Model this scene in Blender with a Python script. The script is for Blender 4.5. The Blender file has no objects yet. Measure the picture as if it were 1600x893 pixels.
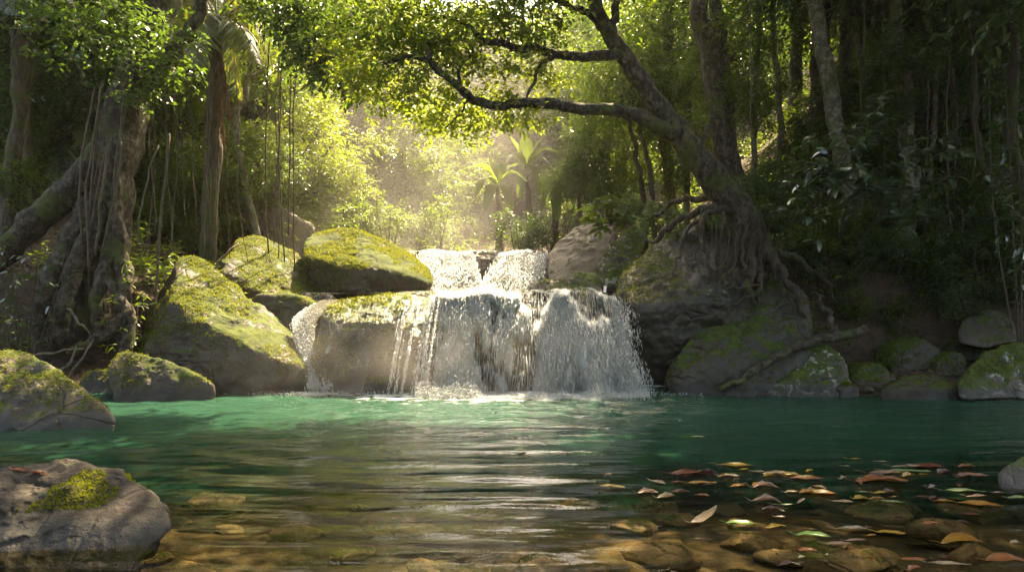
import bpy, bmesh, math, random
import numpy as np
from mathutils import Vector, Matrix

R = math.radians
sc = bpy.context.scene
col = sc.collection

# ------------------------------------------------------------------ camera, sky, sun, exposure
CAM_H, HOR, FOC = 1.4, 458.0, 1067.0          # camera height, horizon row and focal length in photo pixels
cd = bpy.data.cameras.new("camera")
cam = bpy.data.objects.new("camera", cd)
col.objects.link(cam)
cam.location = (0, 0, CAM_H)
cam.rotation_euler = (R(90), 0, 0)
cd.sensor_width = 36.0
cd.lens = 36.0 * FOC / 1600.0
cd.shift_y = (HOR - 446.5) / 1600.0
cd.clip_start = 0.05
cd.clip_end = 500
sc.camera = cam

SUN_EL, SUN_AZ = R(56), R(20)
world = bpy.data.worlds.new("World")
sc.world = world
world.use_nodes = True
wn = world.node_tree
bgn = wn.nodes.get("Background") or wn.nodes.new("ShaderNodeBackground")
sky = wn.nodes.new("ShaderNodeTexSky")
sky.sky_type = 'NISHITA'
sky.sun_disc = False
sky.sun_elevation = SUN_EL
sky.sun_rotation = SUN_AZ
sky.dust_density = 5.0
sky.ozone_density = 0.4
warm = wn.nodes.new("ShaderNodeMixRGB")          # dusty, golden morning air
warm.blend_type = 'MULTIPLY'
warm.inputs[0].default_value = 1.0
warm.inputs[2].default_value = (1.0, 0.94, 0.82, 1)
wn.links.new(sky.outputs[0], warm.inputs[1])
wn.links.new(warm.outputs[0], bgn.inputs[0])
bgn.inputs[1].default_value = 0.145
wo = wn.nodes.get("World Output") or wn.nodes.new("ShaderNodeOutputWorld")
wn.links.new(bgn.outputs[0], wo.inputs[0])

sl = bpy.data.lights.new("sun", 'SUN')
sl.energy = 5.0
sl.angle = R(0.55)
sl.color = (1.0, 0.79, 0.50)
sun = bpy.data.objects.new("sun", sl)
col.objects.link(sun)
SUN = Vector((math.sin(SUN_AZ) * math.cos(SUN_EL), math.cos(SUN_AZ) * math.cos(SUN_EL), math.sin(SUN_EL)))
sun.rotation_euler = (-SUN).to_track_quat('-Z', 'Y').to_euler()
sun.location = (3, 20, 24)

sc.view_settings.view_transform = 'Standard'
sc.view_settings.look = 'None'
sc.view_settings.gamma = 1
sc.view_settings.exposure = 2.5
sc.render.engine = 'CYCLES'
cy = sc.cycles
cy.max_bounces = 6
cy.diffuse_bounces = 3
cy.glossy_bounces = 3
cy.transmission_bounces = 4
cy.transparent_max_bounces = 16
cy.volume_bounces = 0
cy.sample_clamp_indirect = 4
cy.caustics_reflective = False
cy.caustics_refractive = False
cy.use_denoising = True
cy.use_adaptive_sampling = False
HAZE = dict(density=0.0011, color=(1.0, 0.92, 0.78, 1), anis=0.6)

# ------------------------------------------------------------------ numeric helpers
def at(px, py, Y):
    """photo pixel at distance Y -> point"""
    return np.array(((px - 800.0) * Y / FOC, Y, CAM_H - (py - HOR) * Y / FOC))

def on_water(px, py):
    Y = CAM_H * FOC / (py - HOR)
    return np.array(((px - 800.0) * Y / FOC, Y, 0.0))

def sstep(a, b, t):
    t = np.clip((np.asarray(t, float) - a) / (b - a), 0, 1)
    return t * t * (3 - 2 * t)

def _hash(i, j, k, seed):
    h = (i * 374761393 + j * 668265263 + k * 1440662683 + seed * 1274126177) & 0xffffffff
    h = ((h ^ (h >> 13)) * 1274126177) & 0xffffffff
    h = ((h ^ (h >> 15)) * 2246822519) & 0xffffffff
    return ((h ^ (h >> 16)) & 0xffff) / 32767.5 - 1.0

def vnoise(P, seed=0):
    P = np.asarray(P, float)
    f0 = np.floor(P)
    i = f0.astype(np.int64)
    f = P - f0
    u = f * f * f * (f * (f * 6 - 15) + 10)
    r = 0
    for a in (0, 1):
        for b in (0, 1):
            for c in (0, 1):
                w = (u[:, 0] if a else 1 - u[:, 0]) * (u[:, 1] if b else 1 - u[:, 1]) * (u[:, 2] if c else 1 - u[:, 2])
                r = r + w * _hash(i[:, 0] + a, i[:, 1] + b, i[:, 2] + c, seed)
    return r

def fbm(P, octv=4, seed=0, gain=0.5):
    P = np.asarray(P, float)
    r, a, n = 0, 1.0, 0.0
    for o in range(octv):
        r = r + a * vnoise(P * (2.03 ** o) + o * 17.3, seed + o)
        n += a
        a *= gain
    return r / n

def ridged(P, octv=3, seed=0):
    P = np.asarray(P, float)
    r, a, n = 0, 1.0, 0.0
    for o in range(octv):
        r = r + a * (1 - np.abs(vnoise(P * (2.1 ** o) + o * 9.1, seed + o)) * 2)
        n += a
        a *= 0.5
    return r / n

def nrm(v):
    v = np.asarray(v, float)
    return v / np.maximum(np.linalg.norm(v, axis=-1, keepdims=True), 1e-9)

# ------------------------------------------------------------------ mesh helpers
def make_mesh(name, V, faces, m, smooth=True):
    V = np.asarray(V, np.float32)
    faces = [np.asarray(f, np.int32) for f in faces if len(f)]
    me = bpy.data.meshes.new(name)
    me.vertices.add(len(V))
    me.vertices.foreach_set('co', V.ravel())
    nl = sum(f.size for f in faces)
    npoly = sum(len(f) for f in faces)
    me.loops.add(nl)
    me.loops.foreach_set('vertex_index', np.concatenate([f.ravel() for f in faces]))
    me.polygons.add(npoly)
    tot = np.concatenate([np.full(len(f), f.shape[1], np.int32) for f in faces])
    st = np.zeros(npoly, np.int32)
    st[1:] = np.cumsum(tot)[:-1]
    me.polygons.foreach_set('loop_start', st)
    me.polygons.foreach_set('use_smooth', np.full(npoly, smooth))
    me.update(calc_edges=True)
    if m is not None:
        me.materials.append(m)
    return me

class MB:
    def __init__(self):
        self.V, self.T, self.Q, self.n = [], [], [], 0
    def add(self, V, T=None, Q=None):
        V = np.asarray(V, float).reshape(-1, 3)
        if T is not None and len(T):
            self.T.append(np.asarray(T) + self.n)
        if Q is not None and len(Q):
            self.Q.append(np.asarray(Q) + self.n)
        self.V.append(V)
        self.n += len(V)
        return self
    def mesh(self, name, m, base=(0, 0, 0), smooth=True):
        V = np.concatenate(self.V) - np.asarray(base)
        fs = []
        if self.T: fs.append(np.concatenate(self.T))
        if self.Q: fs.append(np.concatenate(self.Q))
        return make_mesh(name, V, fs, m, smooth)
    def build(self, name, m, parent=None, base=None, smooth=True):
        b = np.asarray(parent.location if parent is not None else (base if base is not None else (0, 0, 0)), float)
        o = bpy.data.objects.new(name, self.mesh(name, m, b, smooth))
        if getattr(self, 'cover', None) is not None:
            o.data.attributes.new('cover', 'FLOAT', 'POINT').data.foreach_set('value', np.asarray(self.cover, np.float32))
        col.objects.link(o)
        if parent is not None:
            o.parent = parent
        else:
            o.location = b
        return o

def part(name, me, parent, loc=(0, 0, 0), rot=(0, 0, 0), s=1.0):
    o = bpy.data.objects.new(name, me)
    col.objects.link(o)
    o.parent = parent
    o.location = loc
    o.rotation_euler = rot
    o.scale = (s, s, s) if np.isscalar(s) else s
    return o

def tag(o, label=None, cat=None, group=None, kind=None):
    if label: o['label'] = label
    if cat: o['category'] = cat
    if group: o['group'] = group
    if kind: o['kind'] = kind
    return o

def empty(name, loc, label, cat, group=None, rz=0):
    o = bpy.data.objects.new(name, None)
    o.empty_display_size = 0.1
    col.objects.link(o)
    o.location = loc
    o.rotation_euler = (0, 0, rz)
    return tag(o, label, cat, group)

def spline(P, n):
    """Catmull-Rom through the control points (any number of columns)"""
    P = np.asarray(P, float)
    if len(P) == 2:
        t = np.linspace(0, 1, n)[:, None]
        return P[0] * (1 - t) + P[1] * t
    E = np.vstack([2 * P[0] - P[1], P, 2 * P[-1] - P[-2]])
    s = np.linspace(0, len(P) - 1 - 1e-6, n)
    i = s.astype(int)
    t = (s - i)[:, None]
    a, b, c, d = E[i], E[i + 1], E[i + 2], E[i + 3]
    return 0.5 * (2 * b + (c - a) * t + (2 * a - 5 * b + 4 * c - d) * t * t + (3 * b - a - 3 * c + d) * t ** 3)

def tube(mb, pts, rad, n=24, seg=9, rough=0.12, seed=0, cap=True, wob=0.0, flute=0.0):
    """a bent, tapered, uneven tube; rad: one radius per control point"""
    ctrl = np.column_stack([np.asarray(pts, float), np.broadcast_to(np.asarray(rad, float), len(pts))])
    C = spline(ctrl, n)
    P, r = C[:, :3].copy(), np.maximum(C[:, 3], 0.0008)
    if wob:
        P += wob * np.stack([fbm(np.column_stack([np.arange(n) * 0.35, np.full(n, k * 7.7 + seed), np.zeros(n)]), 2, seed + k) for k in range(3)], 1)
    T = nrm(np.gradient(P, axis=0))
    ref = np.array((0.0, 1.0, 0.0)) if abs(T[0, 1]) < 0.9 else np.array((1.0, 0, 0))
    U = np.zeros_like(P)
    u = nrm(np.cross(T[0], ref))
    for i in range(n):
        u = nrm(u - T[i] * np.dot(u, T[i]))
        U[i] = u
    W = np.cross(T, U)
    a = np.linspace(0, 2 * math.pi, seg, endpoint=False)
    ring = np.cos(a)[None, :, None] * U[:, None] + np.sin(a)[None, :, None] * W[:, None]
    base = P[:, None] + ring * r[:, None, None]
    if rough:
        d = fbm(base.reshape(-1, 3) / max(r.mean() * 1.6, 0.02), 3, seed).reshape(n, seg)
        rr = r[:, None] * (1 + rough * 1.6 * d)
        if flute:
            rr = rr * (1 + flute * np.cos(a * 4 + seed)[None] * np.linspace(1, 0.1, n)[:, None])
        base = P[:, None] + ring * rr[..., None]
    V = base.reshape(-1, 3)
    i, j = np.meshgrid(np.arange(n - 1), np.arange(seg), indexing='ij')
    q = np.stack([i * seg + j, i * seg + (j + 1) % seg, (i + 1) * seg + (j + 1) % seg, (i + 1) * seg + j], -1).reshape(-1, 4)
    Tt = None
    if cap:
        V = np.vstack([V, P[0], P[-1]])
        jj = np.arange(seg)
        Tt = np.vstack([np.stack([(jj + 1) % seg, jj, np.full(seg, n * seg)], 1),
                        np.stack([(n - 1) * seg + jj, (n - 1) * seg + (jj + 1) % seg, np.full(seg, n * seg + 1)], 1)])
    mb.add(V, Tt, q)
    return P

def frames(D, U):
    D = nrm(D)
    S = np.cross(D, U)
    bad = np.linalg.norm(S, axis=1) < 1e-3
    S[bad] = np.cross(D[bad], np.array((0.31, 0.9, 0.2)))
    S = nrm(S)
    return D, S, np.cross(S, D)

def leaf4(mb, P, D, U, L, W, fold=0.1, droop=0.12):
    """simple folded leaves: two triangles each"""
    D, S, N = frames(D, U)
    L = np.broadcast_to(L, len(P))[:, None]
    W = np.broadcast_to(W, len(P))[:, None]
    b = P
    m = P + D * L * 0.45
    r = m + S * W * 0.5 + N * L * fold
    l = m - S * W * 0.5 + N * L * fold
    t = P + D * L - N * L * droop
    V = np.stack([b, r, t, l], 1).reshape(-1, 3)
    k = np.arange(len(P))[:, None] * 4
    mb.add(V, np.vstack([k + (0, 1, 2), k + (0, 2, 3)]))

def leaf8(mb, P, D, U, L, W, fold=0.12, droop=0.2):
    """larger curved leaves with a midrib fold"""
    D, S, N = frames(D, U)
    L = np.broadcast_to(L, len(P))[:, None]
    W = np.broadcast_to(W, len(P))[:, None]
    m1 = P + D * L * 0.28
    m2 = P + D * L * 0.66 - N * L * droop * 0.35
    t = P + D * L - N * L * droop
    r1, l1 = m1 + S * W * 0.47 + N * W * fold, m1 - S * W * 0.47 + N * W * fold
    r2, l2 = m2 + S * W * 0.40 + N * W * fold, m2 - S * W * 0.40 + N * W * fold
    V = np.stack([P, m1, m2, t, r1, r2, l1, l2], 1).reshape(-1, 3)
    k = np.arange(len(P))[:, None] * 8
    mb.add(V, np.vstack([k + f for f in ((0, 4, 1), (0, 1, 6), (2, 5, 3), (2, 3, 7))]), np.vstack([k + (1, 4, 5, 2), k + (1, 2, 7, 6)]))

def sprays(mb, rng, O, A, per, L, W, tw, droop=0.25, big=False, flat=0.6):
    """leafy twigs: from each origin along each axis, leaves on both sides"""
    n = len(O)
    A = nrm(A)
    s = np.linspace(0.1, 1, per)[None, :, None]
    P = O[:, None] + A[:, None] * s * tw * rng.uniform(0.6, 1.3, (n, 1, 1))
    P = P + rng.normal(0, 0.10 * tw, P.shape)
    P[..., 2] -= (s[..., 0] ** 2) * droop * tw
    side = np.cross(A, (0, 0, 1.0))
    side = nrm(side + 1e-6)
    sg = np.where(np.arange(per) % 2, 1.0, -1.0)[None, :, None]
    D = A[:, None] * 0.55 + side[:, None] * sg * 0.85 + rng.normal(0, 0.35, P.shape)
    D[..., 2] -= droop
    U = np.zeros_like(P)
    U[..., 2] = 1
    U += rng.normal(0, 1 - flat, P.shape)
    P, D, U = P.reshape(-1, 3), D.reshape(-1, 3), U.reshape(-1, 3)
    sz = rng.uniform(0.6, 1.25, len(P))
    (leaf8 if big else leaf4)(mb, P, D, U, L * sz, W * sz)

# ------------------------------------------------------------------ materials
class NT:
    def __init__(s, name):
        s.m = bpy.data.materials.new(name)
        s.m.use_nodes = True
        s.t = s.m.node_tree
        s.t.nodes.clear()
        s.out = s.t.nodes.new("ShaderNodeOutputMaterial")
    def n(s, typ, inp=None, **props):
        nd = s.t.nodes.new("ShaderNode" + typ)
        for k, v in props.items():
            setattr(nd, k, v)
        for k, v in (inp or {}).items():
            if isinstance(v, bpy.types.NodeSocket):
                s.t.links.new(v, nd.inputs[k])
            else:
                if isinstance(v, tuple) and len(v) == 3 and nd.inputs[k].type == 'RGBA':
                    v = (*v, 1)
                nd.inputs[k].default_value = v
        return nd
    def math(s, op, a, b=0.0, clamp=False):
        return s.n("Math", {0: a, 1: b}, operation=op, use_clamp=clamp).outputs[0]
    def remap(s, v, a, b, c=0.0, d=1.0, smooth=True):
        return s.n("MapRange", {0: v, 1: a, 2: b, 3: c, 4: d}, interpolation_type='SMOOTHSTEP' if smooth else 'LINEAR').outputs[0]
    def mix(s, f, a, b, typ='MIX'):
        return s.n("MixRGB", {0: f, 1: a, 2: b}, blend_type=typ).outputs[0]
    def ramp(s, f, stops):
        nd = s.n("ValToRGB", {0: f})
        cr = nd.color_ramp
        while len(cr.elements) < len(stops):
            cr.elements.new(0.5)
        for e, (p, c) in zip(cr.elements, stops):
            e.position = p
            e.color = (*c, 1) if len(c) == 3 else c
        return nd.outputs[0]
    def noise(s, scale, detail=4, rough=0.55, vec=None, dist=0.0):
        d = {'Scale': scale, 'Detail': detail, 'Roughness': rough, 'Distortion': dist}
        if vec is not None: d['Vector'] = vec
        return s.n("TexNoise", d).outputs[0]
    def pos(s):
        return s.n("NewGeometry").outputs['Position']
    def objc(s):
        return s.n("TexCoord").outputs['Object']
    def scaled(s, vec, sx, sy, sz):
        return s.n("Mapping", {0: vec, 3: (sx, sy, sz)}).outputs[0]
    def sep(s, vec):
        return s.n("SeparateXYZ", {0: vec}).outputs
    def bump(s, h, dist=0.02, strength=1.0, normal=None):
        d = {'Height': h, 'Distance': dist, 'Strength': strength}
        if normal is not None: d['Normal'] = normal
        return s.n("Bump", d).outputs[0]
    def done(s, sh):
        s.t.links.new(sh, s.out.inputs['Surface'])
        return s.m

def rock_mat(name, c1, c2, moss=0.5, moss_lo=0.25, lichen=0.0, wet=0.12, gloss=0.55, film=0.0):
    """weathered stone; moss grows on upward faces, a wet band near the pool"""
    g = NT(name)
    p = g.pos()
    nz = g.sep(g.n("NewGeometry").outputs['Normal'])[2]
    n1 = g.noise(1.3, 6, 0.62, p)
    n2 = g.noise(7.0, 6, 0.65, p, 0.4)
    n3 = g.noise(38.0, 4, 0.6, p)
    n4 = g.noise(120.0, 4, 0.7, p)
    pit = g.remap(g.n('TexVoronoi', {'Scale': 26.0, 'Vector': p}).outputs[0], 0.0, 0.22, 1, 0)
    base = g.mix(g.remap(n1, 0.33, 0.67), c1, c2)
    base = g.mix(g.remap(n2, 0.5, 0.75, 0, 0.65), base, tuple(x * 0.42 for x in c1))
    base = g.mix(g.remap(n4, 0.52, 0.7, 0, 0.45), base, tuple(x * 0.5 for x in c1))
    base = g.mix(g.remap(n3, 0.5, 0.72, 0, 0.4), base, tuple(min(1, x * 1.7) for x in c2))
    vor = g.n("TexVoronoi", {'Scale': 2.3, 'Vector': g.mix(0.22, p, g.n("TexNoise", {'Scale': 2.0, 'Vector': p}).outputs[1])}, feature='DISTANCE_TO_EDGE').outputs[0]
    crack = g.remap(vor, 0.0, 0.035, 1, 0)
    crack = g.math('MULTIPLY', crack, g.remap(n1, 0.45, 0.62))
    base = g.mix(g.math('MULTIPLY', crack, 0.7), base, tuple(x * 0.22 for x in c1))
    if lichen:
        lv = g.noise(5.5, 3, 0.7, p, 0.8)
        lm = g.math('MULTIPLY', g.remap(lv, 0.62 - 0.12 * lichen, 0.66 - 0.10 * lichen), g.remap(nz, -0.1, 0.5))
        base = g.mix(g.math('MULTIPLY', lm, 0.8), base, (0.42, 0.42, 0.34))
    # moss
    mn = g.math('ADD', g.math('MULTIPLY', g.noise(2.1, 5, 0.7, p), 1.0), g.math('MULTIPLY', n2, 0.45))
    mm = g.math('ADD', g.math('MULTIPLY', nz, 0.75), mn)
    mt = 1.55 - moss * 0.75 + moss_lo * 0.0
    mm = g.math('ADD', mm, g.math('MULTIPLY', g.math('SUBTRACT', g.noise(4.2, 6, 0.72, p, 0.6), 0.5), 1.1))
    mask = g.remap(mm, mt - 0.06, mt + 0.10)
    mcol = g.ramp(g.noise(9.0, 5, 0.7, p), [(0.3, (0.035, 0.055, 0.008)), (0.55, (0.09, 0.12, 0.012)), (0.75, (0.165, 0.175, 0.018))])
    mcol = g.mix(g.remap(n3, 0.4, 0.6, 0, 0.5), mcol, (0.05, 0.06, 0.01))
    mcol = g.mix(g.remap(g.noise(2.6, 5, 0.7, p, 0.5), 0.5, 0.62, 0, 0.75), mcol, (0.028, 0.04, 0.008))
    z = g.sep(p)[2]
    wv = g.math('ADD', z, g.math('MULTIPLY', n2, -0.12))
    wm = g.remap(wv, wet - 0.09, wet + 0.02, 1, 0)
    mask = g.math('MULTIPLY', mask, g.math('SUBTRACT', 1.0, wm))
    c = g.mix(mask, base, mcol)
    c = g.mix(wm, c, g.mix(0.72, c, (0.012, 0.011, 0.009)))
    h = g.math('ADD', g.math('MULTIPLY', n2, 0.6), g.math('MULTIPLY', n3, 0.22))
    h = g.math('ADD', h, g.math('MULTIPLY', n4, 0.12))
    h = g.math('SUBTRACT', h, g.math('MULTIPLY', pit, 0.16))
    h = g.math('SUBTRACT', h, g.math('MULTIPLY', crack, 0.5))
    h = g.math('ADD', h, g.math('MULTIPLY', mask, g.math('MULTIPLY', g.noise(60.0, 3, 0.7, p), 0.5)))
    ro = g.mix(mask, (gloss,) * 3, (0.95,) * 3)
    ro = g.mix(wm, ro, (0.5,) * 3)
    bs = g.n("BsdfPrincipled", {'Base Color': c, 'Roughness': ro, 'Normal': g.bump(h, 0.035, 0.9)})
    if film:
        # a running film of water: streaks of pale, glossy wet stone
        st = g.noise(1.0, 6, 0.6, g.scaled(p, 7.0, 2.0, 2.0), 0.7)
        fm = g.math('MULTIPLY', g.remap(st, 0.55, 0.68), g.remap(nz, 0.1, 0.6))
        c2_ = g.mix(g.math('MULTIPLY', fm, film), c, (0.55, 0.55, 0.53))
        g.t.links.new(c2_, bs.inputs['Base Color'])
        g.t.links.new(g.mix(g.remap(nz, 0.0, 0.5), ro, (0.14,) * 3), bs.inputs['Roughness'])
    return g.done(bs.outputs[0])

def leaf_mat(name, dark, mid, light, trans=0.5, gloss=0.08, rough=0.38, tcol=None):
    """thin leaf: reflects, lets the sun glow through, slight waxy shine; colour varies leaf by leaf"""
    g = NT(name)
    isl = g.n("NewGeometry").outputs['Random Per Island']
    rnd = g.n("ObjectInfo").outputs['Random']
    f = g.math('ADD', g.math('MULTIPLY', isl, 0.75), g.math('MULTIPLY', rnd, 0.25))
    c = g.ramp(f, [(0.05, dark), (0.5, mid), (0.95, light)])
    t = tcol or tuple(min(1, x * k) for x, k in zip(light, (2.2, 2.1, 0.8)))
    tc = g.mix(0.6, g.mix(1.0, c, (2.6, 2.4, 0.9), 'MULTIPLY'), t)
    d = g.n("BsdfDiffuse", {'Color': c}).outputs[0]
    tr = g.n("BsdfTranslucent", {'Color': tc}).outputs[0]
    a = g.n("MixShader", {0: trans, 1: d, 2: tr}).outputs[0]
    gl = g.n("BsdfGlossy", {'Color': (1, 1, 1), 'Roughness': rough}).outputs[0]
    fr = g.n("LayerWeight", {'Blend': 0.25}).outputs['Facing']
    b = g.n("MixShader", {0: g.remap(fr, 0, 1, gloss * 0.5, gloss * 3), 1: a, 2: gl}).outputs[0]
    return g.done(b)

def bark_mat(name, c1, c2, moss=0.3, pale=0.0):
    g = NT(name)
    p = g.pos()
    n1 = g.noise(2.0, 5, 0.6, p)
    n2 = g.noise(1.0, 6, 0.65, g.scaled(p, 16, 16, 4.0), 0.3)
    n3 = g.noise(11.0, 4, 0.6, p)
    c = g.mix(g.remap(n2, 0.35, 0.65), c1, c2)
    if pale:
        c = g.mix(g.math('MULTIPLY', g.remap(n3, 0.50, 0.58), pale), c, (0.40, 0.37, 0.29))
    mm = g.remap(g.math('ADD', n1, g.math('MULTIPLY', n3, 0.3)), 0.80 - moss * 0.35, 0.90 - moss * 0.35)
    c = g.mix(g.math('MULTIPLY', mm, 0.85), c, g.mix(n3, (0.03, 0.04, 0.008), (0.10, 0.12, 0.02)))
    h = g.math('ADD', n2, g.math('MULTIPLY', n3, 0.5))
    return g.done(g.n("BsdfPrincipled", {'Base Color': c, 'Roughness': 0.85, 'Normal': g.bump(h, 0.05, 1.0)}).outputs[0])

def plain_mat(name, c1, c2, scale=20, rough=0.8, trans=0.0):
    g = NT(name)
    isl = g.n("NewGeometry").outputs['Random Per Island']
    n = g.noise(scale, 4, 0.6, g.objc())
    c = g.mix(g.remap(n, 0.35, 0.65), c1, c2)
    c = g.mix(g.math('MULTIPLY', isl, 0.5), c, tuple(x * 0.5 for x in c1))
    sh = g.n("BsdfPrincipled", {'Base Color': c, 'Roughness': rough}).outputs[0]
    if trans:
        sh = g.n("MixShader", {0: trans, 1: sh, 2: g.n("BsdfTranslucent", {'Color': c}).outputs[0]}).outputs[0]
    return g.done(sh)

M = {}
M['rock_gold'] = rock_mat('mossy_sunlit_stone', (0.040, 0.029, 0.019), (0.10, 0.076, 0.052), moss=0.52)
M['rock_moss'] = rock_mat('thick_moss_stone', (0.040, 0.029, 0.019), (0.09, 0.067, 0.045), moss=0.66)
M['rock_bare'] = rock_mat('bare_brown_stone', (0.17, 0.125, 0.085), (0.27, 0.205, 0.145), moss=0.22)
M['rock_dark'] = rock_mat('dark_damp_stone', (0.030, 0.022, 0.015), (0.060, 0.046, 0.031), moss=0.5, gloss=0.45)
M['rock_near'] = rock_mat('grey_brown_river_stone', (0.042, 0.032, 0.022), (0.085, 0.065, 0.046), moss=0.30, lichen=0.0, wet=0.08)
M['rock_stone'] = rock_mat('dark_brown_river_stone', (0.024, 0.018, 0.013), (0.046, 0.035, 0.026), moss=-0.1, wet=0.08, gloss=0.85)
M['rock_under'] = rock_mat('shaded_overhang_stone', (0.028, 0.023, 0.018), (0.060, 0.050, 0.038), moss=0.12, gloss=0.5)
M['rock_lich'] = rock_mat('lichen_spotted_stone', (0.05, 0.039, 0.027), (0.10, 0.078, 0.054), moss=0.6, lichen=0.75)
M['rock_wet'] = rock_mat('wet_fall_stone', (0.03, 0.025, 0.02), (0.07, 0.057, 0.045), moss=0.25, gloss=0.25, film=0.55)
M['rock_fall'] = rock_mat('wet_mossy_fall_stone', (0.026, 0.018, 0.012), (0.055, 0.040, 0.027), moss=0.66, gloss=0.35, film=0.75)
M['bed'] = rock_mat('stream_bed_stone', (0.16, 0.11, 0.055), (0.29, 0.20, 0.10), moss=0.05, wet=-5)
M['moss'] = leaf_mat('moss_fibre', (0.04, 0.06, 0.006), (0.085, 0.115, 0.010), (0.16, 0.17, 0.016), 0.4, 0.02, 0.7)
M['bark'] = bark_mat('brown_bark', (0.045, 0.033, 0.023), (0.13, 0.10, 0.07), 0.45)
M['bark_pale'] = bark_mat('pale_blotched_bark', (0.11, 0.092, 0.064), (0.24, 0.205, 0.15), 0.3, 0.6)
M['bark_moss'] = bark_mat('mossy_bark', (0.018, 0.0125, 0.008), (0.066, 0.046, 0.028), 0.36, 0.16)
M['root'] = bark_mat('root_bark', (0.03, 0.022, 0.015), (0.095, 0.07, 0.045), 0.25)
M['vine'] = plain_mat('vine_bark', (0.07, 0.055, 0.03), (0.14, 0.11, 0.07), 8)
M['dead'] = plain_mat('dead_frond', (0.16, 0.10, 0.05), (0.24, 0.16, 0.09), 12, 0.8, 0.3)
M['stick'] = plain_mat('dead_wood', (0.10, 0.075, 0.05), (0.20, 0.155, 0.11), 14)
M['litter'] = plain_mat('leaf_litter', (0.14, 0.075, 0.035), (0.25, 0.14, 0.07), 9, 0.75, 0.2)
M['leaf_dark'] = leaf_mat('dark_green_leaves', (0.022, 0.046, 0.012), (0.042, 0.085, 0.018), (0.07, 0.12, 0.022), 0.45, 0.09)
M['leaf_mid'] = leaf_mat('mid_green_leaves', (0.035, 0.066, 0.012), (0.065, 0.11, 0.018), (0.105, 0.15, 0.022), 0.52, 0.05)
M['leaf_sunlit_lime'] = leaf_mat('sunlit_lime_leaves', (0.055, 0.09, 0.012), (0.095, 0.135, 0.016), (0.14, 0.17, 0.018), 0.62, 0.06, 0.4, (0.40, 0.48, 0.03))  # brighter, yellower leaf copy; the glow of sunlit clusters is partly in its colour
M['leaf_glossy'] = leaf_mat('waxy_leaves', (0.020, 0.040, 0.015), (0.035, 0.065, 0.022), (0.06, 0.095, 0.03), 0.32, 0.18, 0.28)
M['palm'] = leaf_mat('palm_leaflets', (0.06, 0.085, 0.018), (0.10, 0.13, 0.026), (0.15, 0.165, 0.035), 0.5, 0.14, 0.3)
M['far'] = leaf_mat('far_foliage', (0.035, 0.062, 0.016), (0.065, 0.105, 0.022), (0.10, 0.14, 0.026), 0.58, 0.06)

def ground_material():
    g = NT('forest_floor')
    p = g.pos()
    n1, n2, n3 = g.noise(0.7, 5, 0.6, p), g.noise(6, 6, 0.7, p), g.noise(42, 3, 0.7, p)
    c = g.ramp(n2, [(0.3, (0.022, 0.015, 0.009)), (0.5, (0.065, 0.042, 0.024)), (0.7, (0.12, 0.075, 0.042))])
    c = g.mix(g.remap(n3, 0.5, 0.68, 0, 0.6), c, (0.16, 0.10, 0.055))
    c = g.mix(g.remap(n1, 0.55, 0.7, 0, 0.7), c, (0.035, 0.045, 0.012))
    z = g.sep(p)[2]
    under = g.remap(z, -0.05, 0.03, 1, 0)
    vo = g.n("TexVoronoi", {'Scale': 5.0, 'Vector': g.mix(0.12, p, g.n("TexNoise", {'Scale': 3.0, 'Vector': p}).outputs[1])})
    bedc = g.mix(g.sep(vo.outputs['Color'])[0], (0.05, 0.04, 0.022), (0.17, 0.12, 0.06))
    c = g.mix(under, c, g.mix(g.remap(n2, 0.3, 0.7), bedc, (0.06, 0.05, 0.025)))
    h = g.math('ADD', g.math('ADD', n2, g.math('MULTIPLY', n3, 0.3)), g.math('MULTIPLY', vo.outputs['Distance'], g.math('MULTIPLY', under, -1.0)))
    return g.done(g.n("BsdfPrincipled", {'Base Color': c, 'Roughness': 0.9, 'Normal': g.bump(h, 0.06, 1.0)}).outputs[0])

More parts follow.
